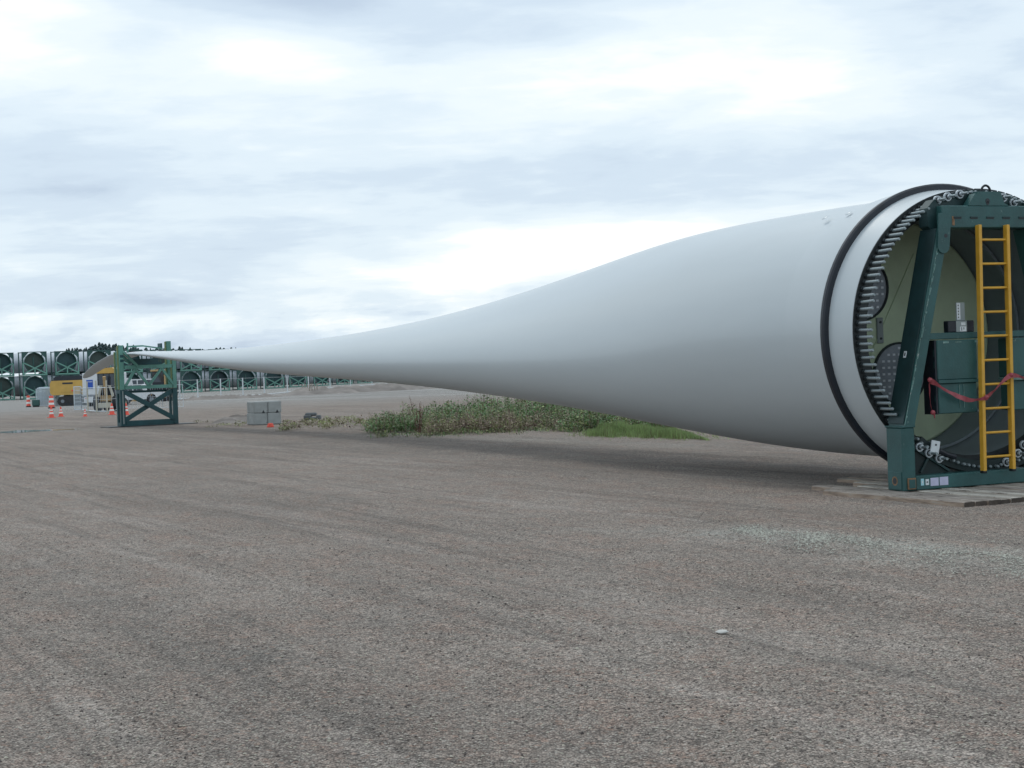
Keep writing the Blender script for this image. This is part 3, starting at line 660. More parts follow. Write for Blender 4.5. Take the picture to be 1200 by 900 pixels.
# ------------------------------------------------------------------ ladder
la = thing('ladder', 'yellow steel ladder leaning upright against the teal frame at the blade root', 'ladder', O, TH)
def lx(z, s): t = (z-.20)/(3.46-.20); return (1.195+(1.318-1.195)*t) if s < 0 else (1.675+(1.780-1.675)*t)
for s in (-1, 1):
    b = MB(); a_ = (lx(.195, s), -.13, .195); c_ = (lx(3.50, s), -.045, 3.50)
    b.beam(a_, c_, .050, .085, None, (0, 1, 0), .006); b.build('rail', 'yellow_paint', la)
    b = MB(); b.box(a_[0]-.03, a_[0]+.03, -.175, -.085, .175-.0, .215, None, .01); b.build('foot', 'dark_steel', la)
for i in range(10):
    py = 279+27.85*i; z = 3.30-.3235*i
    y = -.13+.085*(z-.195)/3.3
    b = MB(); b.cyl((lx(z, -1)+.02, y, z), (lx(z, 1)-.02, y, z), .0175, None, 10); b.build('rung', 'yellow_paint', la, True)

# ------------------------------------------------------------------ red tape
def tape(name, pts, w, label):
    P = catmull([tuple(p) for p in pts], 8); mb = MB(); V = []; 
    for i, p in enumerate(P):
        tw = .45*math.sin(i*.21)+.15*math.sin(i*.9); ww = w*(1.0+.4*math.sin(i*.27+1))
        dz = math.cos(tw)*ww/2; dy = math.sin(tw)*ww/2
        V += [(p[0], p[1]-dy, p[2]+dz), (p[0], p[1]+.003-dy, p[2]+dz), (p[0], p[1]+dy, p[2]-dz), (p[0], p[1]+.003+dy, p[2]-dz)]
    Fs = []
    for i in range(len(P)-1):
        k = i*4; Fs += [(k, k+2, k+6, k+4), (k+1, k+5, k+7, k+3), (k, k+4, k+5, k+1), (k+2, k+3, k+7, k+6)]
    mb.add(V, Fs); return mb
tp = thing('warning_tape', 'faded red warning tape looped from the teal leg across the ladder', 'tape', O, TH)
tape('band', [(.43, -.05, 1.45), (.52, -.07, 1.40), (.66, -.08, 1.31), (.85, -.09, 1.22), (1.02, -.12, 1.16), (1.17, -.17, 1.17), (1.24, -.19, 1.19)], .058, '').build('band', 'tape_red', tp)
tape('band', [(1.24, -.19, 1.19), (1.38, -.16, 1.26), (1.50, -.16, 1.36), (1.63, -.19, 1.46), (1.78, -.17, 1.455), (1.98, -.09, 1.42), (2.2, -.06, 1.44), (2.62, -.05, 1.50)], .050, '').build('band', 'tape_red', tp)
tape('tail', [(.43, -.05, 1.45), (.425, -.06, 1.3), (.43, -.06, 1.15), (.45, -.06, 1.05), (.49, -.07, .96)], .055, '').build('loose_end', 'tape_red', tp)
kn = MB()
for x, z in ((.43, 1.45), (1.24, 1.19), (1.66, 1.47), (.46, 1.02)): kn.lathe((x, -.07 if x < 1 else -.19, z), (0, 1, 0), [(.001, -.03), (.03, -.01), (.035, .01), (.001, .03)], None, 8)
kn.build('knot', 'tape_red', tp)

# ------------------------------------------------------------------ timber mat
MO = G(1130, 594.5); Mh = math.atan2((G(962, 579.5)-MO).y, (G(962, 579.5)-MO).x)-math.pi/2
mt = thing('timber_mat', 'weathered grey timber mat of wide planks under the teal root frame', 'timber mat', MO, Mh)
xw = 0.
for i in range(19):
    w_ = random.uniform(.17, .205); L0 = random.uniform(-.05, .05)+(-.0); L1 = (2.72 if i == 0 else random.uniform(2.9, 3.5) if i < 8 else 4.3)
    if i == 1: L1 = 2.9
    z0 = random.uniform(-.012, .004)+(.0 if i > 1 else .004)
    b = MB(); wm = random.choice(['old_wood_a', 'old_wood_b', 'old_wood_c', 'old_wood']); b.box(xw+.010, xw+w_-.014, L0, L1, -.02, .062+z0, wm, .012); b.box(xw+.009, xw+w_-.009, L0-.005, L0, -.01, .058+z0, 'old_wood_end'); b.box(xw+.003, xw+.007, L0+.01, L1-.01, -.01, .052+z0, 'old_wood_side')
    o = b.build('plank', wm, mt); o.rotation_euler = (0, 0, random.uniform(-.006, .006)); xw += w_
MATS['old_wood'].node_tree

# ------------------------------------------------------------------ tip stand
TS = R(32); SP = G(144.5, 498, .09); SP.z = 0
def stand():
    st = thing('lower_tip_stand', 'dark green cross-braced steel stand carrying the lighter green truss at the blade tip', 'stand', SP+Vector((0, 0, .03)), TS)
    Wd, Dp, Hh = 2.40, .62, 1.60
    for y in (0, Dp):
        for x in (0, Wd):
            b = MB(); w_ = .21 if y == 0 else .09
            b.box(x-w_/2, x+w_/2, y-.08, y+.08, 0.005, Hh, None, .01); b.build('post', 'stand_green', st)
        b = MB(); b.box(.12, Wd-.12, y-.06, y+.06, .005, .22, None); b.build('bottom_beam', 'stand_green', st)
        b = MB(); b.beam((.10, y-.07, 1.50), (Wd-.10, y-.07, .26), .20, .07, None, (0, 1, 0)) if y == 0 else b.beam((.10, y, 1.5), (Wd-.1, y, 1.5), .08, .10); b.build('cross_brace', 'stand_green', st)
        if y: continue
        b = MB(); b.beam((.10, y+.03, .26), (Wd-.10, y+.03, 1.50), .20, .07, None, (0, 1, 0)); b.build('cross_brace', 'stand_green', st)
    for x in (0, Wd):
        b = MB(); b.box(x-.05, x+.05, .08, Dp-.08, .01, .16, None); b.build('side_beam', 'stand_green', st); b = MB(); b.box(x-.05, x+.05, .08, Dp-.08, Hh-.16, Hh-.01, None); b.build('side_beam', 'stand_green', st)
    b = MB(); b.box(-.02, .03, -.095, -.08, .1, Hh-.05, None); b.build('pale_conduit', 'label_grey', st)
    tr = thing('upper_tip_truss', 'light green steel truss frame clamping the blade near its tip, on the dark stand', 'truss frame', SP+Vector((0, 0, .03)), TS)
    z0, z1 = 1.60, 2.66
    for (x, y, top, w_, m_) in ((0, 0, 3.56, .20, 'truss_green'), (Wd, 0, 2.97, .17, 'truss_green'), (0, Dp, 3.30, .09, 'truss_green'), (Wd, Dp, 3.72, .20, 'truss_green')):
        b = MB(); b.box(x-w_/2, x+w_/2, y-.09, y+.09, z0+.005, top, m_, .01)
        b.box(x-w_/2-.06, x-w_/2, y-.02, y+.06, z0+.02, top-.02, 'truss_olive')
        if x == 0 and y == 0:
            for z in (3.02, 2.82): b.box(x-.06, x+.1, y-.094, y-.09, z, z+.12, 'stand_green')
        b.build('column', None, tr)
    for y in (0, Dp):
        for z in (z0+.02, z1-.14):
            b = MB(); b.box(.13, Wd-.11, y-.07, y+.07, z, z+.15, None); b.build('chord', 'truss_green', tr)
        w = [(.16, z0+.16), (.62, z1-.16), (1.22, z0+.16), (1.82, z1-.16), (2.34, z0+.16)]
        for p, q in (zip(w[:-1], w[1:]) if y == 0 else ()):
            b = MB(); b.beam((p[0], y-.03, p[1]), (q[0], y-.03, q[1]), .10, .13, None, (0, 1, 0)); b.build('web_brace', 'truss_green', tr)
        b = MB(); b.beam((.10, y-.05, 3.28), (.74, y-.05, z1-.05), .10, .14, None, (0, 1, 0)); b.build('knee_brace', 'truss_green', tr)
    for x in (0, Wd):
        for z in (z0+.04, z1-.14):
            b = MB(); b.box(x-.05, x+.05, .09, Dp-.09, z, z+.12, None); b.build('side_chord', 'truss_green', tr)
    b = MB(); b.box(.55, 1.9, .12, .68, z1+.02, z1+.13, 'stand_green'); b.box(.62, 1.75, .16, .62, z1+.13, 2.95, 'stand_green'); b.build('cradle_pad', None, tr)
    b = MB(); b.cyl((.36, .1, 3.05), (.36, .1, 3.66), .04, None, 8); b.beam((.36, .1, 3.50), (1.05, .1, 3.52), .08, .07); b.beam((1.05, .1, 3.52), (1.95, .1, 3.38), .08, .06); b.build('clamp_bar', 'truss_green', tr)
    b = MB(); b.box(1.9, 1.98, .2, .6, 3.40, 3.62, None); b.build('clamp_lug', 'stand_green', tr)
    sp = MB(); sp.box(-.75, Wd+.9, -.35, Dp+.3, 0, .03, None, .004); o = sp.build('steel_plate', 'dark_steel'); o.location = SP; o.rotation_euler = (0, 0, TS)
    tag(o, 'thin dark steel plate on the gravel under the dark green tip stand', 'steel plate')
stand()

# ------------------------------------------------------------------ concrete blocks
def blocks():
    P = G(303.5, 499.2); bw, bh, bd = .95, .50, .62; an = R(24)
    P0 = P; sc_ = P.y/1800
    ww = (311-304)*0
    ux, uy = wdir(an)
    base = G(294, 498.5)
    for r_ in range(2):
        for c_ in range(2):
            lab = ['lower', 'upper'][r_]+(' left' if c_ == 0 else ' right')+' grey concrete block in the stack of four by the tip stand'
            t = thing('concrete_block', lab, 'concrete block', base+ux*(c_*.58+(.025 if r_ else 0))+Vector((.14, 0, 0))+uy*(0.)+Vector((0, 0, r_*.482)), an, 'concrete blocks stacked in the yard')
            w_ = .565
            b = MB(); b.box(0, w_, 0, 1.2, .0, .478, None, .03); o = b.build('block_body', 'concrete', t)
            b = MB(); b.prism([(w_*.55, .002), (w_*.78, .002), (w_*.665, .13)], -.004, 0.002); 
            if r_ == 1: b.build('fork_slot', 'ink', t)
    o = MB(); o.lathe((0, 0, 0), (0, 0, 1), [(.001, .16), (.09, .15), (.13, .06), (.14, 0)], None, 14)
    q = o.build('orange_cap', 'orange_plastic'); q.location = G(317, 500.5); tag(q, 'small orange plastic cap on the gravel in front of the concrete blocks', 'plastic cap')
    q = MB(); 
    for i in range(5): q.box(-.35+.14*i, -.22+.14*i+.06, -.15, .2, 0, .10+.12*random.random(), None, .03)
    q.box(-.3, .2, 0, .3, .15, .30, None, .05)
    q = q.build('rubble_heap', 'concrete_dark'); q.location = G(365.5, 491.5); tag(q, 'low dark heap of broken timber between concrete blocks and weeds', 'rubble')
blocks()

# ------------------------------------------------------------------ cones, drums, small site things
def cone_proto():
    t = thing('traffic_cone', 'x', 'traffic cone', (0, 0, 0), 0, 'orange traffic cones along the site entrance')
    b = MB(); b.box(-.19, .19, -.19, .19, 0, .035, None, .01); b.build('base', 'orange_plastic', t)
    b = MB(); b.lathe((0, 0, 0), (0, 0, 1), [(.15, .035), (.035, .72), (.0, .73)], None, 16); b.build('body', 'orange_plastic', t, True)
    for z0, z1 in ((.24, .36), (.45, .53)):
        b = MB(); r0 = .15-.115*(z0-.035)/.685+.004; r1 = .15-.115*(z1-.035)/.685+.004; b.lathe((0, 0, 0), (0, 0, 1), [(r0, z0), (r1, z1)], None, 16); b.build('white_band', 'cone_white', t, True)
    return t
cp = cone_proto(); cl_ = ['orange cone with white bands standing directly in front of the striped drum', 'orange cone just right of the striped drum, with pale tip', 'short orange cone before the wire fence, without bands', 'orange cone left of the dark green stand', 'orange and white cone seen behind the dark stand through its left bay']
for i, (px, py, s) in enumerate([(60.5, 489.5, .95), (71.5, 488.2, .86), (99.8, 488, .62), (131.3, 486, 1.0), (148, 486.2, 1.0)]):
    o = cp if i == 0 else dup(cp); o.location = G(px, py); o.rotation_euler = (0, 0, random.random()); o.scale = (s*1.15, s*1.15, s); o['label'] = cl_[i]
def drum(px, py, h, w, label):
    t = thing('traffic_drum', label, 'traffic drum', G(px, py), 0, 'orange and white barrier drums'); n_ = 5
    b = MB(); b.lathe((0, 0, 0), (0, 0, 1), [(w*.65, 0), (w*.65, .08), (w*.5, .10)], None, 18); b.build('base', 'tyre', t, True)
    for i in range(n_):
        z0 = .1+(h-.1)*i/n_; z1 = .1+(h-.1)*(i+1)/n_; r0 = w*(.52-.03*i); b = MB()
        b.lathe((0, 0, 0), (0, 0, 1), [(r0-.015, z0), (r0, z0+.02), (r0-.012, z1-.02), (r0-.03, z1)]+([(.001, z1)] if i == n_-1 else []), None, 18)
        b.build('band', 'orange_plastic' if i % 2 == 0 else 'cone_white', t, True)
drum(60.5, 478.5, 1.12, .50, 'tall orange and white striped drum in front of the wire panels')
drum(33.5, 477, 1.15, .40, 'orange and white striped drum left of the wire panels, near the stored blades')
gx = thing('generator_box', 'small dark green generator box beside the left striped drum', 'generator', G(42, 477), .2)
b = MB(); b.box(-.35, .35, 0, .6, .12, .72, None, .05); b.build('cabinet', 'far_dark_green', gx); b = MB(); b.box(-.3, .3, .05, .5, 0, .12, None); b.build('skid', 'tyre', gx)

def wire_panel(t, a, b_, z0, z1, nx, nz, pr=.03, wr=.012, m_='wire'):
    a = Vector(a); b_ = Vector(b_); f = MB()
    for z in (z0, z1): f.cyl(a+Vector((0, 0, z)), b_+Vector((0, 0, z)), pr, None, 6)
    for q in (a, b_): f.cyl(q+Vector((0, 0, z0-.03)), q+Vector((0, 0, z1+.03)), pr*1.15, None, 6)
    fo = f.build('panel_frame', m_, t)
    g = MB()
    for i in range(1, nx): q = a.lerp(b_, i/nx); g.cyl(q+Vector((0, 0, z0)), q+Vector((0, 0, z1)), wr, None, 4, cap=False)
    for i in range(1, nz): z = z0+(z1-z0)*i/nz; g.cyl(a+Vector((0, 0, z)), b_+Vector((0, 0, z)), wr, None, 4, cap=False)
    tag(g.build('wire_mesh', m_, t), kind='stuff')
# stack of wire panels beside the excavator
wc = thing('wire_panel_stack', 'stack of pale galvanised wire mesh panels standing left of the yellow excavator', 'mesh panels', G(43.2, 476.8), -.12)
for k, (dx, dy, rz_, hh) in enumerate([(0, 0, .03, 1.75), (.05, .25, .05, 1.85), (.1, .5, .0, 1.9), (.12, .8, .02, 1.85)]):
    wire_panel(wc, (dx, dy, 0), (dx+1.82*math.cos(rz_), dy+1.82*math.sin(rz_), 0), .08, hh, 13, 13, .04, .022)
wc2 = thing('wire_fence', 'pale wire mesh site fence in front of the white box truck and yellow-roofed machine', 'wire fence', G(87.5, 482), 0)
q0 = G(87.5, 482); pxs = [(87.5, 482), (95.8, 481.5), (103.5, 483), (113.8, 484), (126, 484), (151, 480), (177, 480), (191, 479.5), (215, 478)]
pts = [G(*p)-q0 for p in pxs]
for i, (a, b_) in enumerate(zip(pts[:-1], pts[1:])):
    wire_panel(wc2, a, b_, .12, 1.72 if i else 1.85, 7 if i < 1 else 5, 6 if i < 2 else 2, .032 if i < 4 else .016, .016 if i < 2 else .008)
for p in pts[2:5]:
    b = MB(); b.cyl(p+Vector((0, -.04, 0)), p+Vector((0, -.04, 2.2)), .055, None, 8); b.build('fence_post', 'beige_paint', wc2)

# ------------------------------------------------------------------ machines
def wheel(parent, x, y, z, r, w, hub='grey_trim', ax=(0, 1, 0)):
    b = MB(); b.lathe((x, y, z), ax, [(r*.55, -w/2), (r*.92, -w/2), (r, -w*.35), (r, w*.35), (r*.92, w/2), (r*.55, w/2)], None, 28); o = b.build('wheel', 'tyre', parent, True)
    b = MB(); b.lathe((x, y, z), ax, [(.001, -w*.42), (r*.2, -w*.42), (r*.25, -w*.30), (r*.5, -w*.28), (r*.56, -w*.48), (r*.56, w*.48), (r*.5, w*.28), (.001, w*.3)], None, 20); b.build('rim', hub, o, True)
    return o
def excavator():
    t = thing('excavator', 'yellow tracked excavator with black engine hood, its counterweight end toward the yard', 'excavator', G(80, 475.6), R(2))
    for y in (0.1, 2.3):
        b = MB(); pr = [(-1.1, .45), (-.95, .1), (-.6, 0), (1.9, 0), (2.25, .1), (2.4, .45), (2.2, .85), (1.9, .95), (-.6, .95), (-.95, .85)]
        b.prism(pr, y, y+.55); o = b.build('track', 'track_steel', t)
        for x in (-.55, 1.85):
            c = MB(); c.cyl((x, y-.03, .47), (x, y, .47), .38, 'track_steel', 18); c.cyl((x, y-.05, .47), (x, y-.03, .47), .17, 'grey_trim', 12); c.build('sprocket', None, o)
        c = MB()
        for x in np.linspace(-.2, 1.5, 5): c.cyl((x, y-.02, .16), (x, y, .16), .13, None, 12)
        c.build('rollers', 'machine_dark', o)
    b = MB(); b.box(-.6, 1.9, .65, 2.3, .55, 1.05, None, .05); b.build('undercarriage', 'machine_dark', t)
    b = MB(); b.prism([(-1.75, 1.3), (-1.55, 1.08), (1.9, 1.08), (1.9, 2.5), (-1.6, 2.5), (-1.75, 2.2)], .1, 2.85); b.build('house', 'machine_yellow', t)
    b = MB(); b.box(-.62, .62, .07, .1, 1.35, 2.42, 'machine_yellow', .01); b.build('engine_door', None, t)
    b = MB(); b.box(.72, 1.8, .07, .1, 1.35, 2.42, 'machine_yellow', .01); b.build('engine_door', None, t)
    b = MB(); b.box(-.5, .5, .05, .068, 2.14, 2.30, None); b.build('dark_decal', 'machine_dark', t)
    b = MB(); b.box(-.05+.4, .55, .05, .068, 1.42, 1.55, None); b.build('red_decal', 'orange_plastic', t)
    b = MB(); b.prism([(-1.45, 2.5), (1.85, 2.5), (1.8, 2.82), (1.2, 2.95), (-1.0, 2.95), (-1.4, 2.8)], .2, 2.7); b.build('engine_hood', 'machine_dark', t)
    b = MB(); b.cyl((-.9, .7, 2.9), (-.9, .7, 3.05), .07, None, 8); b.build('exhaust', 'tyre', t)
    b = MB(); b.box(1.0, 1.9, 2.9, 3.7, 1.1, 3.0, 'machine_yellow', .06); o = b.build('cab', None, t); b = MB(); b.box(1.1, 1.8, 2.88, 2.898, 1.9, 2.85, None); b.build('cab_window', 'window_glass', o)
    b = MB(); b.beam((1.9, 1.3, 1.8), (4.6, 1.3, 3.0), .4, .55, None, (0, 1, 0)); b.build('boom', 'machine_yellow', t)
    b = MB(); b.beam((4.6, 1.3, 3.1), (5.6, 1.3, 1.0), .3, .4, None, (0, 1, 0)); b.build('stick', 'machine_yellow', t)
    b = MB(); b.prism([(5.3, 1.0), (5.9, 1.1), (6.1, .5), (5.6, .05), (5.2, .3)], .8, 1.8); b.build('bucket', 'machine_dark', t)
excavator()
def box_truck():
    t = thing('box_truck', 'white box truck with a square blue sign on its rear, behind the wire fence', 'box truck', G(97.5, 476.6), R(-8))
    b = MB(); b.box(0, 2.15, 0, 5.2, 1.05, 3.05, None, .04); body = b.build('cargo_box', 'white_paint', t)
    for x in (1.45, 1.9):
        c = MB(); c.box(x-.008, x+.008, -.006, 0, 1.1, 3.0, None); c.build('door_seam', 'grey_trim', body)
    c = MB(); c.box(.40, 1.02, -.03, -.006, 1.60, 2.42, 'sign_blue', .005); c.box(.45, .97, -.034, -.03, 2.22, 2.27, 'white_paint'); c.build('blue_sign', None, body)
    b = MB(); b.box(.0, 2.15, -.1, .1, .9, 1.03, None); b.build('rear_bumper', 'grey_trim', t)
    b = MB(); b.box(.15, 1.5, -.12, .3, .35, .88, None, .04); b.build('tail_panel', 'white_paint', t)
    for x in (.25, .85): pass
    for x in (.3, 1.85):
        wheel(t, x, 1.0, .45, .45, .35, ax=(1, 0, 0)); wheel(t, x, 5.8, .45, .45, .3, ax=(1, 0, 0))
    b = MB(); b.prism([(5.25, .6), (7.2, .6), (7.2, 1.5), (6.6, 2.5), (5.25, 2.5)], .1, 2.05, None, 'x'); b.build('cab', 'white_paint', t)
    for x in (.25, 1.2):
        b = MB(); b.box(x, x+.15, -.13, -.12, .68, .76, None); b.build('tail_light', 'orange_plastic', t)
box_truck()
def tractor():
    t = thing('backhoe_loader', 'loader machine with flat yellow roof, dark glazed cab and pale wheel hubs', 'backhoe loader', G(124.5, 482), R(0))
    wheel(t, -.62, .2, .62, .62, .42, 'beige_paint', ax=(1, 0, 0)); wheel(t, .75, .2, .62, .62, .42, 'beige_paint', ax=(1, 0, 0)); wheel(t, -.6, 2.4, .45, .45, .3, 'beige_paint', ax=(1, 0, 0)); wheel(t, .7, 2.4, .45, .45, .3, 'beige_paint', ax=(1, 0, 0))
    b = MB(); b.box(-.5, .62, 0, 2.9, .70, 1.15, None, .05); b.build('chassis', 'machine_tan', t)
    b = MB(); b.box(-.42, .5, -.55, -.2, .25, .62, None, .03); b.build('stabiliser_box', 'beige_paint', t)
    for s in (-1, 1):
        b = MB(); b.beam((s*.55+.05, -.15, 1.0), (s*.28+.05, -.1, 1.85), .16, .13, None, (0, 1, 0)); b.build('support_leg', 'beige_paint', t)
    b = MB(); b.box(-.45, .6, .1, 1.6, 1.15, 1.85, None, .04); b.build('lower_cab', 'machine_dark', t)
    b = MB(); b.box(-.55, .66, .1, 1.5, 1.87, 2.72, None, .03); c = b.build('cab_glass', 'window_glass', t)
    for x in (-.56, -.16, .25, .64):
        d = MB(); d.box(x, x+.055, .07, .1, 1.87, 2.72, None); d.build('cab_pillar', 'machine_dark', c)
    b = MB(); b.prism([(-.72, 2.73), (.86, 2.73), (.86, 2.95), (.5, 3.14), (-.2, 3.10), (-.72, 2.85)], -.05, 1.7); b.build('roof', 'machine_yellow', t)
    b = MB(); b.beam((.1, -.3, 1.2), (.1, -.6, 2.5), .18, .22); b.build('boom', 'machine_tan', t)
tractor()
def pickup(px, py, rz, label, s=1.):
    t = thing('pickup_truck', label, 'pickup truck', G(px, py), rz)
    # nose toward -x; length 5.4
    b = MB(); pr = [(-2.75, .55), (-2.75, .95), (-2.6, 1.08), (-1.35, 1.18), (-.65, 1.80), (-.4, 1.86), (.75, 1.86), (.95, 1.80), (1.0, 1.2), (2.65, 1.22), (2.7, .55), (2.25, .5)]
    arch = [(1.62+.47*math.cos(a), .45+.5*math.sin(a)) for a in np.linspace(0, math.pi, 9)]
    arch2 = [(-1.75+.47*math.cos(a), .45+.5*math.sin(a)) for a in np.linspace(0, math.pi, 9)]
    b.prism(pr+arch+arch2+[(-2.5, .45)], 0, 1.9); body = b.build('body', 'white_paint', t)
    c = MB(); c.prism([(-1.2, 1.2), (-.62, 1.74), (-.1, 1.78), (-.1, 1.2)], -.012, 0); c.build('window', 'window_glass', body)
    c = MB(); c.prism([(0., 1.2), (0., 1.78), (.7, 1.78), (.88, 1.2)], -.012, 0); c.build('window', 'window_glass', body)
    c = MB(); c.add([(-1.36, .15, 1.2), (-1.36, 1.75, 1.2), (-.68, 1.7, 1.81), (-.68, .2, 1.81), (-1.33, .15, 1.17), (-1.33, 1.75, 1.17), (-.65, 1.7, 1.78), (-.65, .2, 1.78)], [(0, 1, 2, 3), (4, 7, 6, 5), (0, 4, 5, 1), (1, 5, 6, 2), (2, 6, 7, 3), (3, 7, 4, 0)]); c.build('windscreen', 'window_glass', body)
    c = MB(); c.box(-2.76, -2.74, .2, 1.7, .65, .9, None); c.build('grille', 'machine_dark', body)
    c = MB(); c.box(1.1, 2.6, .15, 1.75, 1.2, 1.235, None); c.build('bed_cover', 'grey_trim', body)
    for x in (-1.75, 1.62):
        for y in (.13, 1.77): wheel(t, x, y, .40, .40, .25)
pickup(157, 474, R(6), 'white pickup truck parked behind the dark stand, seen through its cross braces')
def van():
    t = thing('white_van', 'white van with dark windows partly hidden behind the light green truss', 'van', G(158, 467), R(-8))
    b = MB(); b.prism([(-1.6, .5), (-1.6, 1.3), (-1.1, 1.5), (-.75, 2.45), (-.5, 2.55), (2.6, 2.55), (2.7, .5)], 0, 2.0); body = b.build('body', 'white_paint', t)
    c = MB(); c.prism([(-.95, 1.5), (-.62, 2.4), (.35, 2.4), (.35, 1.5)], -.012, 0); c.build('window', 'window_glass', body)
    c = MB(); c.box(.5, 1.35, -.012, 0, 1.5, 2.4, None); c.build('window', 'window_glass', body)
    c = MB(); c.box(1.5, 2.4, -.012, 0, 1.5, 2.4, None); c.build('window', 'window_glass', body)
    for x in (-.9, 1.9):
        for y in (.12, 1.88): wheel(t, x, y, .36, .36, .22)
van()
def loader():
    t = thing('wheel_loader', 'tan wheel loader with dark cab seen through the right bay of the truss', 'wheel loader', G(188, 470.5), R(-5))
    for x in (-1.2, .45):
        for y in (0, 2.0): wheel(t, x, y, .75, .75, .5, 'machine_tan')
    b = MB(); b.prism([(.4, .8), (1.1, .8), (1.1, 1.7), (1.0, 2.2), (.8, 3.0), (.4, 3.0)], .2, 1.8); b.build('engine_body', 'machine_tan', t)
    b = MB(); b.box(-.9, .38, .25, 1.75, 1.3, 3.1, None, .05); o = b.build('cab', 'machine_dark', t)
    for y in (.235,):
        c = MB(); c.box(-.8, .28, y-.01, y+.005, 2.0, 3.0, None); c.build('cab_window', 'window_glass', o)
    b = MB(); b.box(-1.0, .45, .15, 1.85, 3.1, 3.3, None, .04); b.build('roof', 'machine_tan', t)
    b = MB(); b.prism([(-2.0, .8), (-.9, .8), (-.9, 1.5), (-1.5, 1.5)], .4, 1.6); b.build('front_frame', 'machine_dark', t)
    b = MB(); b.beam((-1.0, .5, 1.4), (-2.6, .5, .6), .2, .3, None, (0, 1, 0)); b.build('lift_arm', 'machine_tan', t)
    b = MB(); b.prism([(-3.4, .1), (-2.5, .1), (-2.4, .9), (-2.7, 1.1)], -.1, 2.1); b.build('bucket', 'machine_tan', t)
loader()

# ------------------------------------------------------------------ stored blades and frames
FW, FH = 3.9, 4.0
def far_frame():
    t = thing('storage_frame', 'x', 'storage frame', (0, 0, 0), 0, 'green frames in the row of stored blades')
    for x in (0, FW):
        b = MB(); b.box(x-.11, x+.11, 0, .2, 0.01, FH-.01, None); b.build('post', 'far_dark_green', t)
    b = MB(); b.box(-.1, FW+.1, -.02, .22, .01, .24, None); b.build('bottom_beam', 'far_light_green', t)
    b = MB(); b.box(.11, FW-.11, 0.02, .18, FH-.16, FH-.02, None); b.build('top_beam', 'far_dark_green', t)
    for p, q in (((.1, .3), (FW-.1, 2.15)), ((FW-.1, .3), (.1, 2.15))):
        b = MB(); b.beam((p[0], -.05, p[1]), (q[0], -.05, q[1]), .19, .08, None, (0, 1, 0)); b.build('brace', 'far_light_green', t)
    b = MB(); b.box(FW/2-.09, FW/2+.09, -.12, -.02, .2, 1.25, None); b.build('centre_strut', 'far_light_green', t)
    for x in (.04, FW-.04): b = MB(); b.box(x-.09, x+.09, -.05, -.0, .2, 2.1, None); b.build('edge_strip', 'far_light_green', t)
    for x0, x1 in ((.11, .75), (FW-.11, FW-.75)):
        b = MB(); b.prism([(x0, FH-.16), (x1+(.25 if x0 < 1 else -.25), FH-.16), (x0, FH-1.15)], .05, .12); b.build('corner_gusset', 'far_dark_green', t)
    for x in (0, FW): b = MB(); b.box(x-.08, x+.08, 2.6, 2.76, .01, FH-.01, None); b.box(x-.06, x+.06, .19, 2.62, .05, .2, None); b.box(x-.05, x+.05, .19, 2.62, FH-.2, FH-.06, None); b.build('side_frame', 'far_dark_green', t)
    return t
def far_blade():
    t = thing('stored_blade', 'x', 'turbine blade', (0, 0, 0), 0, 'white blades stored in the green frames')
    n_ = 32; prof = [(.25, 3.36, 0, 1.), (2.5, 3.36, 0, 1.), (6, 3.4, .1, .95), (10, 3.55, .15, .8), (14, 3.5, .15, .65), (20, 2.9, .1, .5), (30, 2.0, 0, .35), (42, 1.2, -.2, .3), (52, .5, -.3, .25)]
    V = []
    for (y, c, dz, ra) in prof:
        for i in range(n_):
            a = i*2*math.pi/n_; V.append((FW/2+.5*c*ra*math.cos(a), y, 2.15+dz+.5*c*math.sin(a)))
    Fs = [(j*n_+i, j*n_+(i+1) % n_, (j+1)*n_+(i+1) % n_, (j+1)*n_+i) for j in range(len(prof)-1) for i in range(n_)]
    b = MB(); b.add(V, Fs); b.add(V[-n_:], [tuple(range(n_))]); b.build('shell', 'gelcoat_far', t, True)
    b = MB(); b.lathe((FW/2, .25, 2.15), AX, [(1.70, 0), (1.70, -.1), (1.60, -.1), (1.60, .5), (1.58, 1.2)], None, 32); b.build('root_ring', 'far_dark_green', t, True)
    b = MB(); b.lathe((FW/2, .9, 2.15), AX, [(1.62, 0), (.001, 0)], None, 32); b.build('root_cover', 'deep_teal', t)
    b = MB(); b.box(FW/2-.12, FW/2+.12, .8, .88, 1.6, 3.1, None); b.build('cover_strip', 'far_dark_green', t)
    return t
mat('deep_teal', (.018, .060, .068), .6, 0, .3, .6)
ff, fb = far_frame(), far_blade()
covers = [bpy.data.meshes[q] for q in ('root_cover',)]
for c_ in ((.030, .085, .095), (.012, .040, .052), (.05, .085, .075)):
    mm = covers[0].copy(); mm.materials[0] = mat('cover_%d' % len(covers), c_, .55, 0, .35, .5); covers.append(mm)
ordn = ['first', 'second', 'third', 'fourth', 'fifth', 'sixth', 'seventh', 'eighth', 'ninth', 'tenth', 'eleventh', 'twelfth', 'thirteenth', 'fourteenth', 'fifteenth', 'sixteenth']
spots = [(3, 200), (42, 200), (80, 203), (118, 206), (155, 210), (191, 215), (225, 220), (258, 227), (290, 233), (322, 240), (350, 252), (378, 265), (404, 280), (428, 297), (450, 315)]
FR = R(31)
first = True
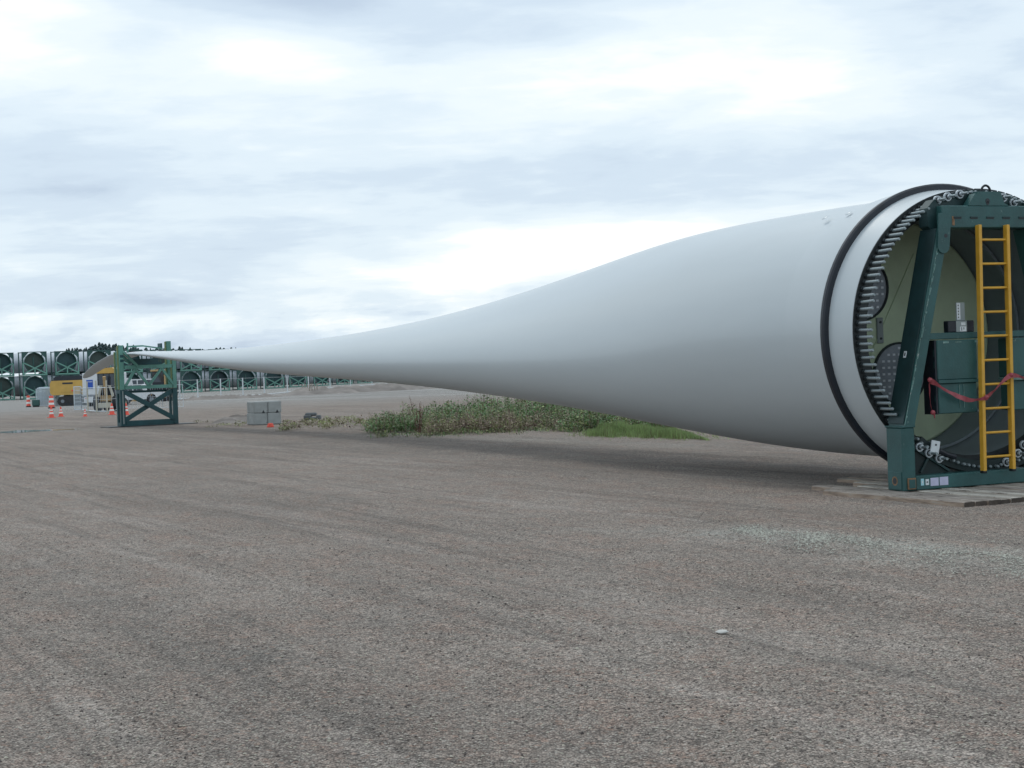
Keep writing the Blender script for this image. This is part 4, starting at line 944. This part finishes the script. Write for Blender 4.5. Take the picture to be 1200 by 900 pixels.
for i, (px, zz) in enumerate(spots):
    zz *= 1.286; x = (px-600)/F*zz+ .0; u, a = wdir(FR)
    hy = 434-.0375*(px-600)
    base = Vector((x-u.x*FW/2, zz-u.y*FW/2, 0))
    for tier in range(2):
        loc = base+Vector((0, 0, tier*FH)); w_ = 'upper' if tier else 'lower'
        o = ff if first else dup(ff); o.location = loc; o.rotation_euler = (0, 0, FR+random.uniform(-.02, .02)); o['label'] = f'{w_} green cross-braced storage frame in the {ordn[i]} stack from the left'
        o = fb if first else dup(fb); o.location = loc; o.rotation_euler = (0, 0, FR); 
        for ch in COL.objects:
            if ch.parent == o and ch.name.startswith('root_cover'): ch.data = random.choice(covers)
            if ch.parent == o and ch.name.startswith('cover_strip'): ch.rotation_euler = (0, 0, 0); ch.scale = (1, 1, random.choice((1, 1, .7)))
        o['label'] = f'{w_} stored white blade with dark round root, {ordn[i]} stack from the left'
        first = False
# long fence of pale posts before the stored blades
lf = thing('perimeter_fence', 'long low fence of thin pale posts in front of the stored blades', 'fence', G(190, 470), 0)
q0 = G(190, 470); fp = [(191, 470), (211, 469), (232, 467), (259, 466), (285, 465), (310, 463.3), (337, 460.5), (362, 457.5), (387, 455.5), (411, 453.5), (436, 451.5), (460, 450)]
P = [G(*p)-q0 for p in fp]
for i, p in enumerate(P):
    b = MB(); h_ = 2.15; b.cyl(p, p+Vector((0, 0, h_)), .075, None, 6); b.build('fence_post', 'fence_steel', lf)
for i, (a_, b_) in enumerate(zip(P[:-1], P[1:])):
    b = MB(); b.cyl(a_+Vector((0, 0, 2.1)), b_+Vector((0, 0, 2.1)), .012, None, 5); b.cyl(a_+Vector((0, 0, .12)), b_+Vector((0, 0, .12)), .05, None, 5); b.build('rail', 'fence_steel', lf)
# broken pallets by the fence
for k, (px, lab) in enumerate(((356, 'left one of two small upright pallets leaning by the far fence'), (364, 'right one of two small upright pallets leaning by the far fence'))):
    t = thing('pallet', lab, 'pallet', G(px-2, 462.5), .1, 'pallets by the far fence')
    for i in range(4): b = MB(); b.box(.02+.28*i, .14+.28*i, 0, .03, 0, 1.1+.1*(i % 2), None); b.build('slat', 'old_wood', t)
    b = MB(); b.box(0, 1.1, .03, .1, .3, .4, None); b.build('stringer', 'old_wood', t)

# ------------------------------------------------------------------ conifers
def conifer_mesh(seed, h=1.):
    r = np.random.default_rng(seed); V = []; Fc = []
    n_ = 520
    for i in range(n_):
        z = .10+.90*r.random()**.85; rad = .19*(1-z)**.8*(.65+.5*r.random())+.008
        if (int(z*13)+seed) % 3 == 0: rad *= .72
        a = r.random()*6.28; l_ = .07*(1.25-z); x, y = rad*math.cos(a), rad*math.sin(a)
        p0 = np.array([x*.25, y*.25, z+.012]); p1 = np.array([x, y, z-.05*(1-z)-.01]); s = np.array([-math.sin(a), math.cos(a), 0])*l_*.55
        b_ = len(V); V += [p0, p1*.8+p0*.2+s, p1, p1*.8+p0*.2-s-np.array([0, 0, l_*.4])]; Fc.append((b_, b_+1, b_+2, b_+3))
    return big_mesh('crown', np.array(V)*h, Fc, ['conifer'])
cms = [conifer_mesh(s) for s in range(4)]
tb_ = MB(); tb_.cyl((0, 0, 0), (0, 0, .95), .016, None, 6, .004); tkm = tb_.mesh('trunk', 'bark')
def tree(px, dist, top_px, i):
    x = (px-600)/F*dist; h_ = (434-.0375*(px-600)-top_px)/F*dist+EYE
    t = thing('conifer_tree', ('dark green conifer in the tree line above the left blade stacks' if px < 165 else 'dark green conifer top showing above the thin end of the big blade'), 'tree', (x, dist, -.1), random.random()*6, 'conifers left of the tip stand' if px < 165 else 'conifers right of the tip stand')
    w_ = random.uniform(1.3, 2.6)
    for me, nm in ((tkm, 'trunk'), (cms[i % 4], 'crown')): obj(nm, me, t, sc=(h_*w_, h_*w_, h_))
i = 0
for row, (dist, dt) in enumerate(((470, 4), (486, 0), (505, 1))):
    px = 57+row*1.7
    while px < 300:
        base = np.interp(px, [57, 75, 100, 122, 135, 150, 170, 200, 212, 235, 262, 285, 300], [417, 414, 411, 406, 408, 409, 410, 409, 408, 411, 409, 409, 410])
        tree(px, dist+random.uniform(-5, 5), base+dt-(3.5 if px < 165 else .8)+random.uniform(-2.5, 3.)+(2.0 if row == 0 else 0), i); i += 1; px += random.uniform(2.6, 5.2)
# the wood carries on to the right behind the blade
Vs, Fs_ = [], []; off = 0
src = []
for me in cms[:2]:
    v = np.empty(len(me.vertices)*3, np.float32); me.vertices.foreach_get('co', v); f_ = np.empty(len(me.loops), np.int32); me.loops.foreach_get('vertex_index', f_); src.append((v.reshape(-1, 3), f_.reshape(-1, 4)))
for k in range(420):
    px = random.uniform(302, 1500); dist = random.uniform(470, 510); h_ = random.uniform(9, 12.5)
    v, f_ = src[k % 2]; a = random.random()*6; c_, s_ = math.cos(a), math.sin(a); w_ = h_*random.uniform(1.6, 2.8)
    q = np.c_[(v[:, 0]*c_-v[:, 1]*s_)*w_+(px-600)/F*dist, (v[:, 0]*s_+v[:, 1]*c_)*w_+dist, v[:, 2]*h_]
    Vs.append(q); Fs_.append(f_+off); off += len(q)
tag(obj('far_wood', big_mesh('far_wood', np.concatenate(Vs), np.concatenate(Fs_), ['conifer'])), 'mass of dark conifers continuing behind the big blade', 'woodland', kind='stuff')

# ------------------------------------------------------------------ weeds and grass
def leaf_cloud(n, px0, px1, y0, y1, hfun, size, mats, probs, name, label, cat, stems=0, seed=1, dens=None, per=28, spread=.16):
    """n leaves gathered on single plants of uneven height"""
    r = np.random.default_rng(seed); k = max(8, n//per)
    yy = y0+(y1-y0)*r.random(k*4); xx0 = (px0-600)/F*yy; xx1 = (px1-600)/F*yy; xx = xx0+(xx1-xx0)*r.random(k*4); yy = yy+.35*np.sin(xx*3.1)+.25*np.sin(xx*7.7)
    px = 600+xx/yy*F
    keep = r.random(k*4) < (dens(px, yy) if dens is not None else 1); xx, yy, px = xx[keep][:k], yy[keep][:k], px[keep][:k]; k = len(xx)
    ph = hfun(px, yy, xx)*(.55+.6*r.random(k)**1.3); kind = r.choice(len(mats), k, p=probs); lean = (r.random((k, 2))-.5)*.35
    j = r.integers(0, k, n); q = r.random(n)**.8; zz = ph[j]*q
    rad = spread*(1.15-.75*q)*(.5+r.random(n)); an = r.random(n)*6.28
    P = np.stack([xx[j]+lean[j, 0]*zz+rad*np.cos(an), yy[j]+lean[j, 1]*zz+rad*np.sin(an), zz], -1)
    s = size*(.5+.9*r.random(n))*(1.15-.45*q); a = an+(r.random(n)-.5)*1.6; t = (r.random(n)-.35)*1.5
    d = np.stack([np.cos(a)*np.cos(t), np.sin(a)*np.cos(t), np.sin(t)], -1)*s[:, None]
    b_ = np.stack([-np.sin(a), np.cos(a), .5*(r.random(n)-.5)], -1)*s[:, None]*.33
    V = np.stack([P, P+d*.5+b_, P+d, P+d*.5-b_], 1).reshape(-1, 3); V[:, 2] = np.maximum(V[:, 2], 0.005)
    Fq = np.arange(n*4).reshape(-1, 4); mi = kind[j]; sw = r.random(n) < .12; mi[sw] = r.choice(len(mats), sw.sum(), p=probs)
    w_ = .008; sx, sy, sh = xx, yy, ph*1.05
    V2 = np.stack([np.stack([sx-w_, sy, sx*0], -1), np.stack([sx+w_, sy, sx*0], -1), np.stack([sx+lean[:, 0]*sh+w_*.5, sy+lean[:, 1]*sh, sh], -1), np.stack([sx+lean[:, 0]*sh-w_*.5, sy+lean[:, 1]*sh, sh], -1)], 1).reshape(-1, 3)
    Fq = np.concatenate([Fq, np.arange(k*4).reshape(-1, 4)+len(V)]); V = np.concatenate([V, V2]); mi = np.concatenate([mi, np.full(k, len(mats)-1)])
    return tag(obj(name, big_mesh(name, V, Fq, mats, mi)), label, cat, kind='stuff')
def lump(x, y): return .78+.16*np.sin(x*2.1+y*.7)+.12*np.sin(x*4.3-y*1.3+1)+.08*np.sin(x*9+y*2.2)
leaf_cloud(70000, 500, 1000, 47.8, 60, lambda px, y, x: np.interp(px, [500, 560, 640, 760, 1000], [.70, .98, 1.08, 1.02, .9])*np.interp(y, [47, 50, 60], [.55, 1, 1.1])*lump(x, y), .11,
           ['leaf_green', 'leaf_olive', 'dry_stem'], [.80, .16, .04], 'weed_thicket', 'thicket of leafy green weeds growing behind the big blade', 'weeds', 2500, 1, lambda px, y: np.interp(px, [500, 520, 1000], [.4, 1, 1]))
leaf_cloud(8500, 428, 520, 48.5, 56, lambda px, y, x: np.interp(px, [428, 445, 470, 500, 520], [.30, .60, .82, .70, .65])*lump(x*1.6, y), .10,
           ['leaf_green', 'leaf_olive', 'dry_stem'], [.66, .26, .08], 'weed_bush', 'loose green weed bush at the left end of the thicket', 'weeds', 900, 2, lambda px, y: np.interp(px, [428, 450, 480, 505, 520], [.3, .9, 1, .5, .3]))
leaf_cloud(16000, 655, 880, 44.2, 48.2, lambda px, y, x: .62*lump(x*1.5, y), .10, ['leaf_green', 'leaf_olive', 'dry_stem'], [.74, .2, .06], 'low_weeds', 'low leafy weeds joining the thicket to the bright grass patch', 'weeds', 0, 8, lambda px, y: np.clip((y-44)/2, .15, 1))
leaf_cloud(9000, 500, 670, 46.4, 48.8, lambda px, y, x: .62*lump(x*2, y), .075, ['dry_stem', 'leaf_olive', 'dry_stem'], [.50, .38, .12], 'dry_weeds', 'strip of brown dried weeds along the front of the green thicket', 'dry weeds', 3500, 3, lambda px, y: np.interp(px, [505, 520, 600, 625, 660], [.5, 1, 1, .4, .3]))
leaf_cloud(260, 485, 491, 47.9, 48.4, lambda px, y, x: 1.02+0*x, .06, ['red_stem', 'red_stem'], [.8, .2], 'dock_plant', 'tall reddish brown seeding dock plant rising from the left weed bush', 'weed', 40, 4, per=50, spread=.06)
leaf_cloud(3000, 330, 440, 55, 66, lambda px, y, x: np.interp(px, [330, 400, 440], [.18, .26, .34])*lump(x*2, y), .09, ['dry_grass', 'leaf_olive', 'dry_stem'], [.5, .3, .2], 'sparse_weeds', 'sparse low olive weeds between the concrete blocks and the thicket', 'weeds', 1500, 5, lambda px, y: .25+.75*(np.sin(px*.23)*np.sin(y*1.1+px*.05) > .1))
leaf_cloud(500, 225, 290, 62, 72, lambda px, y, x: .13*lump(x*2, y), .08, ['dry_grass', 'leaf_olive'], [.6, .4], 'sparse_weeds', 'thin low weeds on the dirt left of the concrete blocks', 'weeds', 300, 6)
leaf_cloud(2600, 432, 720, 43.2, 46.8, lambda px, y, x: .05+.13*np.clip((y-43)/4, 0, 1)*lump(x*2, y), .06, ['dry_grass', 'leaf_olive', 'leaf_green'], [.4, .35, .25], 'edge_weeds', 'scattered low tufts along the gravel edge before the thicket', 'weeds', 0, 12, lambda px, y: np.clip((y-43)/3.5, .05, 1)**2, per=14, spread=.12)
def grass_patch():
    r = np.random.default_rng(9); n = 30000
    c0, c1 = G(690, 510.5), G(826, 514.5)
    t = r.random(n*2); w_ = r.random(n*2)
    dx, dy = c1.x-c0.x, c1.y-c0.y
    dep = np.interp(t, [0, .12, .5, .85, 1], [.8, 3.2, 5.5, 3.5, 1.2])
    x = c0.x+dx*t+(r.random(n*2)-.5)*.1+w_*dep*.02; y = c0.y+dy*t+w_**.8*dep+.3*np.sin(t*23)+.2*np.sin(t*61)-.25*r.random(n*2)**4*3
    x, y = x[:n], y[:n]; q = r.random(n) < .06; y = np.where(q, y-r.random(n)**2*1.3, y); x = np.where(q, x+(r.random(n)-.5)*1.6, x); h = (.07+.24*r.random(n)**1.3)*(.75+.35*np.sin(x*5+y)+.2*np.sin(x*13))+.03; h = h*np.interp(t[:n], [0, .15, .8, 1], [.4, 1, .8, .3])*np.where(q, .45, 1); a = r.random(n)*6.28; ln = .10*r.random(n); bw = .007+.005*r.random(n)
    sx, sy = np.cos(a)*bw, np.sin(a)*bw
    V = np.stack([np.stack([x-sx, y-sy, x*0], -1), np.stack([x+sx, y+sy, x*0], -1), np.stack([x-np.sin(a)*ln, y+np.cos(a)*ln, h], -1)], 1).reshape(-1, 3)
    tag(obj('grass_patch', big_mesh('grass_patch', V, np.arange(n*3).reshape(-1, 3), ['grass', 'dry_grass'], r.choice(2, n, p=[.9, .1]))), 'bright green grass patch beside the gravel under the blade', 'grass', kind='stuff')
grass_patch()
